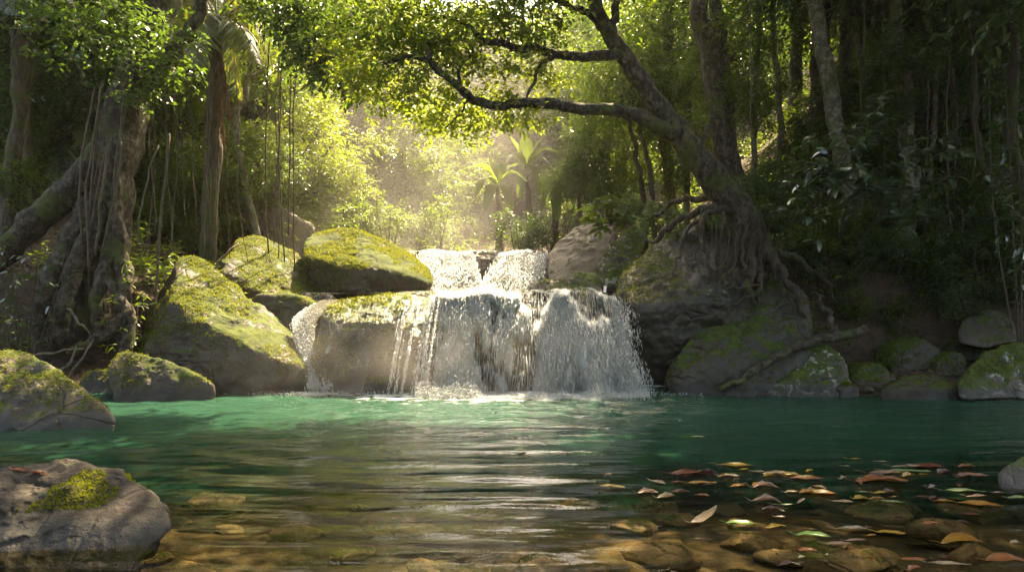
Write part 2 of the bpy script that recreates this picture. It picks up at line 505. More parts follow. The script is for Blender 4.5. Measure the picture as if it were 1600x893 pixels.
def water_material(name, pool=True):
    """clear near the camera, milky green where the fall stirs it, foam at its foot"""
    g = NT(name)
    p = g.pos()
    s = g.sep(p)
    w1 = g.noise(1.0, 1.5, 0.45, g.scaled(p, 0.55, 3.3, 1), 0.25)
    w2 = g.noise(1.0, 3, 0.55, g.scaled(p, 4.5, 13.0, 1), 0.5)
    w3 = g.noise(1.0, 4, 0.6, g.scaled(p, 14, 26, 1), 0.3)
    rgh = g.remap(s[1], 5.0, 9.2, 0.13, 1.3)
    h = g.math('ADD', g.math('MULTIPLY', w1, 1.0), g.math('MULTIPLY', w2, g.math('MULTIPLY', rgh, 0.42)))
    h = g.math('ADD', h, g.math('MULTIPLY', w3, g.math('MULTIPLY', rgh, 0.14)))
    nb = g.bump(h, 0.075, 1.0)
    tr = g.n("BsdfTransparent", {'Color': (0.86, 0.81, 0.64)}).outputs[0]
    if pool:
        tn = g.noise(0.55, 4, 0.6, g.scaled(p, 1, 1.3, 1))
        yv = g.math('ADD', s[1], g.math('MULTIPLY', g.math('SUBTRACT', tn, 0.5), 3.0))
        yv = g.math('ADD', yv, g.math('MULTIPLY', g.math('ABSOLUTE', g.math('ADD', s[0], 0.5)), -0.10))
        turb = g.remap(yv, 3.7, 6.6, 0.0, 0.92)
        dcol = g.mix(g.remap(yv, 5.5, 8.8), (0.012, 0.046, 0.026), (0.024, 0.070, 0.045))
        d = g.n("BsdfDiffuse", {'Color': dcol}).outputs[0]
        body = g.n("MixShader", {0: turb, 1: tr, 2: d}).outputs[0]
    else:
        d = g.n("BsdfDiffuse", {'Color': (0.12, 0.14, 0.11)}).outputs[0]
        body = g.n("MixShader", {0: 0.45, 1: tr, 2: d}).outputs[0]
    fr = g.n("Fresnel", {'IOR': 1.333, 'Normal': nb}).outputs[0]
    gl = g.n("BsdfGlossy", {'Color': (1, 1, 1), 'Roughness': 0.012, 'Normal': nb}).outputs[0]
    sh = g.n("MixShader", {0: fr, 1: body, 2: gl}).outputs[0]
    if pool:
        # foam skin that spreads from the foot of the falls
        dx = g.math('ABSOLUTE', g.math('ADD', s[0], 0.35))
        fn = g.noise(1.0, 5, 0.7, g.scaled(p, 3.5, 7, 1), 0.6)
        fy = g.math('SUBTRACT', s[1], g.math('MULTIPLY', g.math('MAXIMUM', g.math('SUBTRACT', dx, 1.5), 0.0), 1.1))
        fm = g.math('MULTIPLY', g.remap(fy, 7.6, 9.7, -0.42, 0.26, False), 1.0)
        fmask = g.remap(g.math('ADD', fn, fm), 0.48, 0.74)
        foam = g.n("BsdfDiffuse", {'Color': (0.75, 0.78, 0.76)}).outputs[0]
        sh = g.n("MixShader", {0: fmask, 1: sh, 2: foam}).outputs[0]
    return g.done(sh)

def whitewater_material(name):
    g = NT(name)
    d = g.n("BsdfDiffuse", {'Color': (0.82, 0.84, 0.84)}).outputs[0]
    t = g.n("BsdfTranslucent", {'Color': (0.80, 0.82, 0.82)}).outputs[0]
    a = g.n("MixShader", {0: 0.45, 1: d, 2: t}).outputs[0]
    gl = g.n("BsdfGlossy", {'Roughness': 0.12}).outputs[0]
    return g.done(g.n("MixShader", {0: 0.12, 1: a, 2: gl}).outputs[0])

def veil_material(name, cover=0.5):
    """thin falling sheet: white strands with holes one sees the rock through"""
    g = NT(name)
    p = g.pos()
    n1 = g.noise(1.0, 5, 0.65, g.scaled(p, 9, 3, 1.3), 0.5)
    n2 = g.noise(1.0, 3, 0.6, g.scaled(p, 34, 8, 5), 0.3)
    v = g.math('ADD', g.math('MULTIPLY', n1, 0.7), g.math('MULTIPLY', n2, 0.3))
    cv = g.n("Attribute", attribute_name='cover').outputs['Fac']
    v2 = g.math('ADD', v, g.math('MULTIPLY', g.math('SUBTRACT', cv, 0.5), 0.55))
    a = g.remap(v2, 0.44, 0.72, 0.0, 0.88)
    d = g.n("BsdfDiffuse", {'Color': (0.72, 0.75, 0.76)}).outputs[0]
    t = g.n("BsdfTranslucent", {'Color': (0.7, 0.73, 0.73)}).outputs[0]
    gl = g.n("BsdfGlossy", {'Roughness': 0.15, 'Normal': g.bump(v, 0.05, 1.0)}).outputs[0]
    s = g.n("MixShader", {0: 0.4, 1: d, 2: t}).outputs[0]
    s = g.n("MixShader", {0: 0.15, 1: s, 2: gl}).outputs[0]
    return g.done(g.n("MixShader", {0: a, 1: g.n("BsdfTransparent").outputs[0], 2: s}).outputs[0])

M['ground'] = ground_material()
M['water'] = water_material('pool_water')
M['stream'] = water_material('stream_water', False)
M['white'] = whitewater_material('white_water')
M['veil'] = veil_material('falling_veil', 0.55)

# ------------------------------------------------------------------ ground and water
def ground_z(x, y, noise=True):
    x = np.asarray(x, float)
    y = np.asarray(y, float)
    xl = np.interp(y, [-10, 2, 5, 8, 9.5, 10.5, 12, 15, 20, 30, 60], [-5.6, -5.4, -5.8, -6.4, -6.2, -5.3, -4.6, -3.9, -3.6, -3.5, -4])
    xr = np.interp(y, [-10, 2, 6, 8.6, 9.7, 10.5, 12, 15, 20, 30, 60], [8.6, 8.6, 8.4, 7.4, 2.6, 2.2, 2.2, 2.4, 2.6, 3, 4])
    bed = np.interp(y, [-10, 2, 4.6, 6, 7.5, 9.3, 10.3, 10.9, 14.7, 15.4, 20, 26, 44, 60], [-.4, -.2, -.22, -.5, -1.2, -1.4, -1.2, 1.15, 1.2, 2.1, 2.7, 4.2, 12, 14])
    dl = np.maximum(0, xl - x)
    dr = np.maximum(0, x - xr)
    d = np.maximum(dl, dr)
    z = bed + (np.maximum(bed, 0.02) - bed) * sstep(0, 0.5, d)
    ul, ur = np.maximum(y - 9.4, 0), np.maximum(y - 9.35, 0)
    pl = 0.22 * ul + 0.36 * np.maximum(ul - 1.4, 0) + .05
    pr = 0.20 * ur + 0.50 * np.maximum(ur - 1.3, 0) + .02
    z = z + np.where(dl > 0, np.minimum(0.16 * dl + 0.40 * np.maximum(dl - 0.8, 0), pl), 0) + np.where(dl > 0, 0.1 * dl, 0)
    z = z + np.where(dr > 0, np.minimum(0.16 * dr + 0.62 * np.maximum(dr - 0.7, 0), pr), 0) + np.where(dr > 0, 0.02 * dr, 0)
    z = np.where(z > 9, 9 + (z - 9) * 0.45, z)
    if noise:
        P = np.column_stack([x.ravel(), y.ravel(), np.zeros(x.size)])
        d = np.minimum(d, np.maximum(np.where(dl > 0, ul, ur) - .3, 0) + .02 * d)
        amp = (0.05 + 0.55 * sstep(0, 3, d)) * np.where((y > 10.2) & (y < 15.3) & (d < .3), 0.2, 1)
        z = z + (fbm(P * 0.42, 4, 5).reshape(x.shape)) * amp
        z = z + fbm(P * 2.3, 3, 8).reshape(x.shape) * (0.03 + 0.10 * sstep(0, 2, d))
    return z

def gz(x, y):
    return float(ground_z(np.array([x]), np.array([y]))[0])

def grid(xs, ys, zf):
    X, Y = np.meshgrid(xs, ys)
    Z = zf(X, Y)
    V = np.stack([X, Y, Z], -1).reshape(-1, 3)
    nx, ny = len(xs), len(ys)
    i, j = np.meshgrid(np.arange(ny - 1), np.arange(nx - 1), indexing='ij')
    k = i * nx + j
    q = np.stack([k, k + 1, k + nx + 1, k + nx], -1).reshape(-1, 4)
    return V, q

xs = np.concatenate([np.linspace(-42, -12, 40, endpoint=False), np.linspace(-12, 13, 250, endpoint=False), np.linspace(13, 42, 40)])
ys = np.concatenate([np.linspace(-9, 2, 16, endpoint=False), np.linspace(2, 17, 160, endpoint=False), np.linspace(17, 58, 90)])
V, q = grid(xs, ys, ground_z)
g_ = MB().add(V, None, q).build('ground', M['ground'])
tag(g_, 'brown leaf strewn forest floor rising on both sides of the stream', kind='structure')

def wave(X, Y):
    P = np.column_stack([X.ravel() * 0.9, Y.ravel() * 3.4, np.zeros(X.size)])
    z = fbm(P, 3, 31).reshape(X.shape) * 0.012
    d = np.hypot(X + 0.3, Y - 9.6)
    z += 0.006 * np.sin(d * 13 + 2.2 * fbm(P * 0.35, 2, 3).reshape(X.shape)) * sstep(9.5, 3.0, d)
    P2 = np.column_stack([X.ravel() * 3.2, Y.ravel() * 5.5, np.zeros(X.size)])
    z += fbm(P2, 3, 77).reshape(X.shape) * 0.030 * sstep(6.0, 9.3, Y) * sstep(4.5, 2.0, np.abs(X + 0.4))
    z += fbm(P2, 3, 79).reshape(X.shape) * 0.008 * sstep(5.0, 8.0, Y)
    return z
V, q = grid(np.concatenate([np.linspace(-14, -6.5, 20, endpoint=False), np.linspace(-6.5, 7.5, 430, endpoint=False), np.linspace(7.5, 13, 20)]),
            np.concatenate([np.linspace(-8, 2.6, 40, endpoint=False), np.linspace(2.6, 10.6, 420)]), wave)
tag(MB().add(V, None, q).build('water', M['water']), 'clear green pool below the waterfall', kind='structure')
V, q = grid(np.linspace(-3.1, 2.6, 60), np.linspace(10.45, 15.2, 50), lambda X, Y: 1.40 + 0.01 * fbm(np.column_stack([X.ravel() * 2, Y.ravel() * 3, X.ravel() * 0]), 2, 4).reshape(X.shape))
tag(MB().add(V, None, q).build('stream_water', M['stream']), 'shallow stream between the two steps of the fall', kind='structure')
V, q = grid(np.linspace(-3.4, 2.6, 30), np.linspace(15.25, 17.6, 20), lambda X, Y: 2.30 + 0 * X)
tag(MB().add(V, None, q).build('stream_water', M['stream']), 'shallow stream above the upper fall', kind='structure')

# ------------------------------------------------------------------ rocks
_ico = {}
def ico(n):
    if n not in _ico:
        bm = bmesh.new()
        bmesh.ops.create_icosphere(bm, subdivisions=n, radius=1)
        bm.verts.ensure_lookup_table()
        _ico[n] = (np.array([v.co[:] for v in bm.verts]), np.array([[v.index for v in f.verts] for f in bm.faces]))
        bm.free()
    return _ico[n]

def hull_planes(pts):
    bm = bmesh.new()
    for p in pts:
        bm.verts.new(p)
    bmesh.ops.convex_hull(bm, input=bm.verts)
    bm.normal_update()
    c = np.mean(pts, axis=0)
    N, H = [], []
    for f in bm.faces:
        n = np.array(f.normal[:])
        h = float(np.dot(n, np.array(f.verts[0].co[:]) - c))
        if h < 0: n, h = -n, -h
        if h < 1e-4: continue
        for m_, k_ in zip(N, H):
            if np.dot(m_, n) > 0.99: break
        else:
            N.append(n)
            H.append(h)
    bm.free()
    return c, np.array(N), np.array(H)

def rock_geo(pts, seed, sub=6, k=14, rough=0.05, crease=0.05, fine=0.012):
    pts = np.asarray(pts, float)
    c, N, H = hull_planes(pts)
    D, F = ico(sub)
    inv = np.maximum(D @ N.T, 1e-6) / H[None]
    r = 1.0 / (np.sum(inv ** k, 1) ** (1.0 / k))
    V = c + D * r[:, None]
    size = np.median(r)
    P = V / size
    V = V + D * (size * rough * fbm(P * 1.5 + seed, 4, seed) * 1.6)[:, None]
    V = V - D * (size * crease * np.clip(ridged(P * 1.1 + seed * 3.1, 3, seed + 50) - 0.45, 0, 1) * 1.5)[:, None]
    V = V + D * (fine * 2.4 * fbm(V * 9.0, 3, seed + 9))[:, None]
    V = V + D * (min(size, .8) * 0.035 * (ridged(V * np.array((2.4, 2.4, 4.5)) + seed, 3, seed + 31) - .4))[:, None]
    V = V + D * (min(size, .8) * 0.05 * fbm(V * 2.8 + seed, 3, seed + 23))[:, None]
    return V, F

def moss_tufts(V, F, rng, n, thr=0.45, size=0.03, patch=1.2, seed=0, zmin=0.15, area=None):
    """small moss blades on the upward faces"""
    A, B, C = V[F[:, 0]], V[F[:, 1]], V[F[:, 2]]
    nn = np.cross(B - A, C - A)
    ar = np.linalg.norm(nn, axis=1)
    nn = nn / np.maximum(ar, 1e-9)[:, None]
    ctr = (A + B + C) / 3
    w = ar * np.clip(nn[:, 2] + 2.6 * fbm(ctr * patch * 1.6, 4, seed) - thr, 0, 0.4) * (ctr[:, 2] > zmin)
    if area is not None: w = w * area(ctr)
    if w.sum() <= 0: return None
    idx = rng.choice(len(F), n, p=w / w.sum())
    a, b = rng.random((2, n))
    fl = a + b > 1
    a[fl], b[fl] = 1 - a[fl], 1 - b[fl]
    P = A[idx] + (B - A)[idx] * a[:, None] + (C - A)[idx] * b[:, None]
    D = nn[idx] + rng.normal(0, 0.7, (n, 3))
    mb = MB()
    s = size * rng.uniform(0.5, 1.4, n)
    leaf4(mb, P - nn[idx] * 0.004, D, rng.normal(0, 1, (n, 3)), s, s * 0.45)
    return mb

def rock(name, label, pts, m, seed, cat='rock', group=None, sub=6, moss=0, mthr=0.45, msize=0.028, area=None, **kw):
    V, F = rock_geo(pts, seed, sub, **kw)
    base = np.array((V[:, 0].mean(), V[:, 1].mean(), V[:, 2].min()))
    o = MB().add(V, F).build(name, M[m], base=base)
    tag(o, label, cat, group)
    if moss:
        mb = moss_tufts(V, F, np.random.default_rng(seed + 1), moss, mthr, msize, seed=seed, area=area)
        if mb:
            tag(mb.build('moss', M['moss'], o), kind='stuff')
    return o

def hull_px(front, back_dy, back_scale=0.8, extra=()):
    """front outline [(px,py,Y)...] plus a smaller copy of it set back"""
    f = np.array([at(*p) for p in front])
    c = f.mean(0)
    b = c + (f - c) * back_scale
    b[:, 1] = f[:, 1] + back_dy
    e = [at(*p) for p in extra]
    return np.vstack([f, b] + ([np.array(e)] if e else []))

BLD = 'mossy boulders beside the falls'
# left bank boulders
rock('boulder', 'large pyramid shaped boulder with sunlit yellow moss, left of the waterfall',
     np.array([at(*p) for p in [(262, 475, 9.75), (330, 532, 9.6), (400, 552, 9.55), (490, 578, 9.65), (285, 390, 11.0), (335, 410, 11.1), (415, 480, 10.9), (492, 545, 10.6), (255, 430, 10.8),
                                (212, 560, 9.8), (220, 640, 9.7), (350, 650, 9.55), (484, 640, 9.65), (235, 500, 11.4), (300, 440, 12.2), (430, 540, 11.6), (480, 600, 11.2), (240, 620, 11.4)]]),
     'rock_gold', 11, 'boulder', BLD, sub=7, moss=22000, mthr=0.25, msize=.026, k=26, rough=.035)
rock('boulder', 'slanting wedge boulder with golden moss, second up behind the pyramid boulder',
     np.array([at(*p) for p in [(338, 425, 11.7), (400, 452, 11.6), (450, 490, 11.5), (505, 512, 11.5), (368, 372, 12.9), (402, 364, 13.1), (472, 404, 13.0), (514, 450, 12.8),
                                (350, 500, 12.0), (430, 540, 11.9), (505, 545, 11.9), (380, 400, 14.2), (490, 450, 14.0), (430, 560, 12.4), (500, 540, 13)]]),
     'rock_gold', 12, 'boulder', BLD, sub=7, moss=17000, mthr=0.2, msize=.026, k=24, rough=.04)
rock('boulder', 'rounded humped boulder with bright moss cap, left of the upper waterfall',
     np.array([at(*p) for p in [(472, 400, 12.4), (540, 420, 12.1), (620, 425, 12.1), (678, 440, 12.2), (490, 362, 13.3), (530, 351, 13.6), (580, 362, 13.5), (642, 393, 13.2), (682, 432, 12.8),
                                (500, 470, 12.35), (560, 490, 12.2), (670, 470, 12.25), (500, 375, 14.6), (600, 380, 14.6), (660, 430, 14), (480, 470, 14), (470, 430, 12.9)]]),
     'rock_moss', 13, 'boulder', BLD, sub=7, moss=20000, mthr=0.25, msize=.028, k=18)
rock('boulder', 'bare brown slab of rock behind the wedge boulder under hanging vines',
     np.array([at(*p) for p in [(380, 325, 15.5), (440, 322, 15.5), (492, 352, 15.2), (500, 420, 15.0), (380, 430, 15.0), (345, 400, 15.2), (400, 330, 17.2), (490, 380, 17.0), (370, 440, 17)]]),
     'rock_bare', 14, 'boulder', sub=6, k=18)
rock('boulder', 'low flat topped boulder lit by the sun at the left edge of the pool',
     np.array([at(*p) for p in [(163, 560, 9.1), (185, 545, 9.3), (230, 552, 9.2), (300, 576, 9.1), (343, 606, 9.1), (338, 640, 9.0), (250, 645, 8.8), (180, 640, 8.8), (200, 560, 9.8), (310, 592, 9.6), (190, 620, 9.8)]]),
     'rock_gold', 15, 'boulder', sub=6, moss=1500, mthr=0.6, k=14)
rock('boulder', 'small dark mossy rock wedged left of the low flat boulder', hull_px([(120, 600, 9.7), (128, 582, 9.8), (155, 578, 9.8), (182, 590, 9.7), (190, 620, 9.5), (120, 625, 9.5)], 0.6),
     'rock_dark', 16, sub=5, moss=600)
rock('boulder', 'peaked grey boulder with a mossy crest standing in the water at the left edge',
     np.array([at(*p) for p in [(-60, 560, 7.8), (20, 545, 7.8), (45, 548, 7.8), (100, 590, 7.5), (150, 625, 7.3), (186, 655, 7.2), (180, 690, 7.1), (60, 690, 6.9), (-80, 690, 6.9), (-100, 600, 7.2),
                                (20, 570, 8.6), (120, 640, 8.3), (-80, 600, 8.6), (150, 690, 8.2)]]),
     'rock_near', 17, 'boulder', sub=7, moss=8000, mthr=0.45, msize=.022, k=20, rough=.07, crease=.09)
rock('boulder', 'wide dark grey boulder with one moss patch, closest to the viewer on the left',
     np.array([at(*p) for p in [(-120, 770, 4.0), (-60, 745, 4.2), (0, 737, 4.3), (70, 715, 4.35), (150, 707, 4.4), (188, 722, 4.35), (240, 765, 4.2), (289, 812, 3.95), (285, 832, 3.85), (215, 900, 3.7), (100, 930, 3.55), (-60, 930, 3.5), (-160, 850, 3.7),
                                (120, 725, 4.9), (-60, 760, 4.9), (240, 800, 4.7), (-130, 900, 4.9)]]),
     'rock_stone', 18, 'boulder', sub=8, moss=5000, mthr=-.8, msize=.018, area=lambda c: (np.hypot((c[:, 0] + 2.62) / .23, (c[:, 2] - .19) / .075) + .9 * fbm(c * 5, 3, 4) < 1) * 1.0, k=20, rough=0.09, crease=0.10, fine=0.02)

# fall ledges
rock('fall_ledge', 'broad wet dark rock ledge that the main waterfall pours over',
     np.array([at(*p) for p in [(560, 470, 10.4), (640, 452, 10.6), (760, 455, 10.5), (880, 458, 10.5), (955, 464, 10.5), (985, 500, 10.2), (1000, 640, 9.9), (860, 640, 9.75), (700, 640, 9.75), (540, 640, 9.9),
                                (700, 520, 9.95), (900, 520, 9.95), (560, 462, 12.0), (960, 466, 12.0), (560, 640, 12.0), (980, 620, 12)]]),
     'rock_wet', 21, 'rock ledge', sub=7, k=24, rough=0.03, crease=0.04)
rock('boulder', 'moss covered boulder inside the falls with a film of water over its top',
     np.array([at(*p) for p in [(497, 490, 10.0), (520, 470, 10.3), (600, 456, 10.5), (660, 458, 10.4), (700, 485, 10.0), (692, 540, 9.7), (640, 600, 9.5), (560, 640, 9.4), (500, 640, 9.6), (490, 560, 9.7), (470, 600, 9.9),
                                (560, 500, 9.75), (640, 510, 9.75), (700, 640, 9.5), (550, 470, 11), (690, 480, 11)]]),
     'rock_fall', 22, 'boulder', BLD, sub=7, moss=6000, mthr=0.15, msize=0.035, k=18, rough=0.04)
rock('rock', 'dark wet rock at the head of the side waterfall', hull_px([(452, 480, 11.9), (470, 455, 12.0), (520, 458, 11.9), (535, 480, 11.6), (530, 520, 11.4), (455, 530, 11.5)], 0.8), 'rock_wet', 36, sub=5)
rock('rock', 'small mossy rock filling the gap between the pyramid boulder and the wedge boulder', hull_px([(385, 478, 10.95), (400, 457, 11.0), (465, 457, 10.95), (492, 472, 10.85), (482, 530, 10.7), (400, 530, 10.8)], 0.7), 'rock_gold', 37, sub=5, moss=900)
rock('fall_ledge', 'upper wet rock step behind the main waterfall',
     np.array([at(*p) for p in [(600, 402, 15.3), (660, 396, 15.3), (760, 393, 15.3), (855, 396, 15.3), (880, 420, 15.0), (880, 480, 14.9), (640, 480, 14.9), (600, 470, 15.0), (640, 398, 17), (860, 398, 17), (620, 480, 17), (880, 480, 17)]]),
     'rock_wet', 23, 'rock ledge', sub=7, k=20, rough=0.05, crease=0.07)

# right side rocks
rock('boulder', 'tall bare brown boulder right of the upper waterfall',
     np.array([at(*p) for p in [(850, 400, 14.6), (880, 370, 14.8), (920, 350, 14.8), (962, 350, 14.5), (968, 400, 14.0), (940, 450, 13.8), (860, 450, 13.9), (900, 352, 16.0), (965, 360, 16.0), (860, 450, 16)]]),
     'rock_bare', 24, 'boulder', sub=6, k=18)
rock('boulder', 'narrow leaning mossy boulder between the brown boulder and the big overhang rock',
     np.array([at(*p) for p in [(930, 420, 12.9), (950, 385, 13.1), (985, 352, 13.3), (1015, 355, 13.2), (1000, 420, 12.7), (965, 460, 12.6), (935, 450, 12.6), (990, 360, 14.4), (940, 440, 14.2), (1010, 440, 14)]]),
     'rock_lich', 25, 'boulder', sub=6, k=16, moss=1500, mthr=0.4)
rock('rock', 'low dark rock on the lip of the main waterfall', hull_px([(812, 455, 11.3), (850, 436, 11.5), (884, 434, 11.5), (890, 462, 11.2), (815, 466, 11.2)], 0.7), 'rock_dark', 26, sub=5)
rock('rock', 'small squared rock on the lip beside the overhang rock', hull_px([(884, 440, 11.3), (900, 424, 11.5), (932, 424, 11.5), (944, 440, 11.3), (942, 465, 11.1), (884, 465, 11.1)], 0.7), 'rock_dark', 27, sub=5)
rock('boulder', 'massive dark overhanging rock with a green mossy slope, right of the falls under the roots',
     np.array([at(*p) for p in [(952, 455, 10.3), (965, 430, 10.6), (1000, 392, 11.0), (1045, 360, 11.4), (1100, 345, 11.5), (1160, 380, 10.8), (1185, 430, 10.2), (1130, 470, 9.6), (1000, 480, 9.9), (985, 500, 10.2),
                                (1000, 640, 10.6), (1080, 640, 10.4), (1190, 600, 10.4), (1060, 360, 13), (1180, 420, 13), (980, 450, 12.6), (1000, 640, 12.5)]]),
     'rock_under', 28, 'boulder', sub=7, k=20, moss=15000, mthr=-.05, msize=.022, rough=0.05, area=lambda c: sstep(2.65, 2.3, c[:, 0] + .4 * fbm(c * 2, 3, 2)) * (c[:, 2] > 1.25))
rock('boulder', 'smooth dark sloping slab with moss and fallen specks at the right edge of the pool',
     np.array([at(*p) for p in [(1060, 545, 9.8), (1110, 470, 10.2), (1180, 445, 10.3), (1250, 450, 10.2), (1275, 490, 10.0), (1270, 560, 9.6), (1180, 640, 9.2), (1060, 640, 9.4), (1030, 600, 9.7), (1120, 560, 9.4),
                                (1120, 470, 11.5), (1270, 470, 11.5), (1060, 600, 11.2)]]),
     'rock_dark', 29, 'boulder', sub=7, k=18, moss=8000, mthr=0.2, msize=.024, rough=0.05, crease=.08)
rock('boulder', 'rounded moss and lichen boulder at the waterline under the fallen log',
     np.array([at(*p) for p in [(1170, 600, 9.6), (1190, 570, 9.7), (1250, 540, 9.8), (1290, 536, 9.8), (1320, 560, 9.6), (1332, 600, 9.4), (1310, 632, 9.2), (1180, 632, 9.3), (1270, 545, 10.6), (1320, 590, 10.5), (1190, 600, 10.5)]]),
     'rock_lich', 30, 'boulder', sub=7, k=16, moss=4000, mthr=0.4, msize=.024, rough=.07, crease=.09)
rock('rock', 'small grey rock at the waterline in front of the sloping slab', hull_px([(1128, 606, 9.35), (1140, 597, 9.4), (1175, 597, 9.4), (1186, 607, 9.3), (1184, 622, 9.2), (1130, 622, 9.25)], 0.4), 'rock_near', 31, sub=5)
rock('boulder', 'blocky brown boulder resting high on the right bank',
     np.array([at(*p) for p in [(1495, 515, 10.2), (1510, 495, 10.4), (1560, 483, 10.5), (1582, 500, 10.3), (1585, 532, 10.0), (1540, 545, 9.9), (1500, 535, 10.0), (1520, 492, 11.1), (1580, 500, 11.1), (1500, 545, 11), (1590, 545, 11)]]),
     'rock_near', 32, 'boulder', sub=6, k=22, rough=.07, crease=.10)
rock('boulder', 'pale lichen blotched boulder at the far right of the pool edge',
     np.array([at(*p) for p in [(1490, 605, 9.0), (1510, 575, 9.2), (1550, 545, 9.4), (1580, 535, 9.5), (1640, 545, 9.4), (1660, 620, 9.0), (1500, 625, 8.9), (1570, 545, 10.3), (1650, 570, 10.3), (1500, 610, 10.0)]]),
     'rock_lich', 33, 'boulder', sub=7, k=18, moss=3500, mthr=0.4, msize=.024, rough=.07, crease=.09)
rock('boulder', 'smooth low grey boulder with a moss tuft at the right waterline',
     np.array([at(*p) for p in [(1372, 612, 9.2), (1400, 590, 9.4), (1450, 586, 9.4), (1495, 600, 9.2), (1516, 618, 9.1), (1500, 632, 9.0), (1380, 632, 9.0), (1440, 592, 10), (1500, 620, 9.9), (1380, 620, 9.9)]]),
     'rock_near', 34, 'boulder', sub=6, k=12, moss=700, mthr=0.7)
for i, (lab, front, dy, mm) in enumerate([
    ('green mossy rock under the blocky brown boulder', [(1465, 565, 9.9), (1480, 550, 10), (1505, 550, 10), (1516, 568, 9.9), (1510, 590, 9.8), (1468, 590, 9.8)], .5, 'rock_moss'),
    ('mossy rock between the log boulder and the smooth grey boulder', [(1328, 590, 9.7), (1345, 570, 9.8), (1378, 568, 9.8), (1394, 585, 9.7), (1390, 612, 9.5), (1330, 612, 9.5)], .5, 'rock_moss'),
    ('dark rock in the shade behind the green mossy rock', [(1485, 545, 10.4), (1500, 530, 10.5), (1540, 535, 10.5), (1552, 560, 10.3), (1490, 570, 10.3)], .6, 'rock_dark'),
    ('tiny grey rock at the waterline right of the log boulder', [(1312, 612, 9.3), (1322, 600, 9.35), (1340, 602, 9.35), (1346, 622, 9.2), (1312, 624, 9.2)], .25, 'rock_near'),
    ('dark rock on the right bank under the leafy bush', [(1385, 560, 10.1), (1400, 535, 10.3), (1440, 525, 10.3), (1470, 545, 10.2), (1466, 585, 10), (1390, 585, 10)], .7, 'rock_dark'),
    ('long dark rock lying on the bank below the roots on the right', [(1270, 480, 11), (1290, 452, 11.2), (1330, 448, 11.2), (1352, 470, 11), (1345, 500, 10.8), (1275, 500, 10.8)], .7, 'rock_dark'),
]):
    rock('rock', lab, hull_px(front, dy), mm, 60 + i, 'rock', sub=5, moss=900, mthr=0.4)
rock('boulder', 'grey boulder at the right edge among the drifting leaves',
     np.array([at(*p) for p in [(1556, 740, 5.0), (1575, 722, 5.1), (1605, 712, 5.15), (1660, 725, 5.1), (1670, 770, 4.9), (1560, 768, 4.9), (1600, 716, 5.5), (1660, 745, 5.5), (1565, 750, 5.4)]]),
     'rock_near', 35, 'boulder', sub=6, k=14)

# scattered small shore stones
rng = np.random.default_rng(3)
stone_me = []
for i in range(5):
    p = rng.normal(0, 1, (14, 3)); p = p / np.linalg.norm(p, axis=1)[:, None] * (1, .8, .55)
    V, F = rock_geo(p, 90 + i, 4, 12, 0.05, 0.05, 0.02)
    stone_me.append(make_mesh('shore_stone', V, [F], M['rock_near' if i % 2 else 'rock_dark']))
for i in range(46):
    if i < 34:
        px = rng.uniform(1290, 1600); Y = rng.uniform(9.15, 10.3)
        lab = 'small fist sized stone in the jumble on the right shore'
    else:
        px = rng.uniform(20, 200); Y = rng.uniform(9.3, 9.9)
        lab = 'small dark stone under the roots on the left shore'
    x = (px - 800) * Y / FOC
    s = rng.uniform(0.05, 0.14)
    o = bpy.data.objects.new('shore_stone', stone_me[i % 5]); col.objects.link(o)
    o.location = (x, Y, gz(x, Y) + s * 0.2); o.scale = (s, s, s)
    o.rotation_euler = (rng.uniform(-.3, .3), rng.uniform(-.3, .3), rng.uniform(0, 6.3))
    tag(o, lab, 'stone', 'loose stones on the right shore' if i < 34 else 'loose stones on the left shore')

# stones seen through the water
bed_me = []
for i in range(6):
    p = rng.normal(0, 1, (16, 3)); p = p / np.linalg.norm(p, axis=1)[:, None] * (1, .62, .30)
    V, F = rock_geo(p, 120 + i, 5, 10, 0.05, 0.06, 0.02)
    bed_me.append(make_mesh('bed_stone', V, [F], M['bed']))
named = [(1050, 853, .30, 'long flat brown stone under the water below the upturned tan leaf'), (1490, 815, .27, 'flat oval brown stone just under the surface above the golden leaf'),
         (1330, 865, .40, 'large mossy submerged stone beneath the bright green leaf'), (830, 868, .26, 'amber stone under the water at the bottom edge, left of the leaves'),
         (650, 815, .20, 'brown submerged stone in the rippled middle water'), (330, 768, .25, 'amber submerged stone just right of the near boulder'),
         (1400, 790, .3, 'dark flat submerged stone under the yellow curled leaf')]
k = 0
for px, py, s, lab in named:
    w = on_water(px, py)
    o = bpy.data.objects.new('bed_stone', bed_me[k % 6]); k += 1; col.objects.link(o)
    o.location = (w[0], w[1] + .12, -0.10); o.scale = (s, s, s); o.rotation_euler = (0, 0, rng.uniform(-.3, .3))
    tag(o, lab, 'stone', 'stones under the shallow water')
for i in range(90):
    Y = rng.uniform(3.2, 6.2); x = rng.uniform(-.62, .78) * Y
    s = rng.uniform(0.08, 0.26)
    o = bpy.data.objects.new('bed_stone', bed_me[i % 6]); col.objects.link(o)
    o.location = (x, Y, min(gz(x, Y) + s * 0.12, -0.06 - .3 * s)); o.scale = (s, s, s); o.rotation_euler = (rng.uniform(-.12, .12), rng.uniform(-.12, .12), rng.uniform(-.6, .6))
    tag(o, 'brown flat stone blurred under the shallow water', 'stone', 'stones under the shallow water')

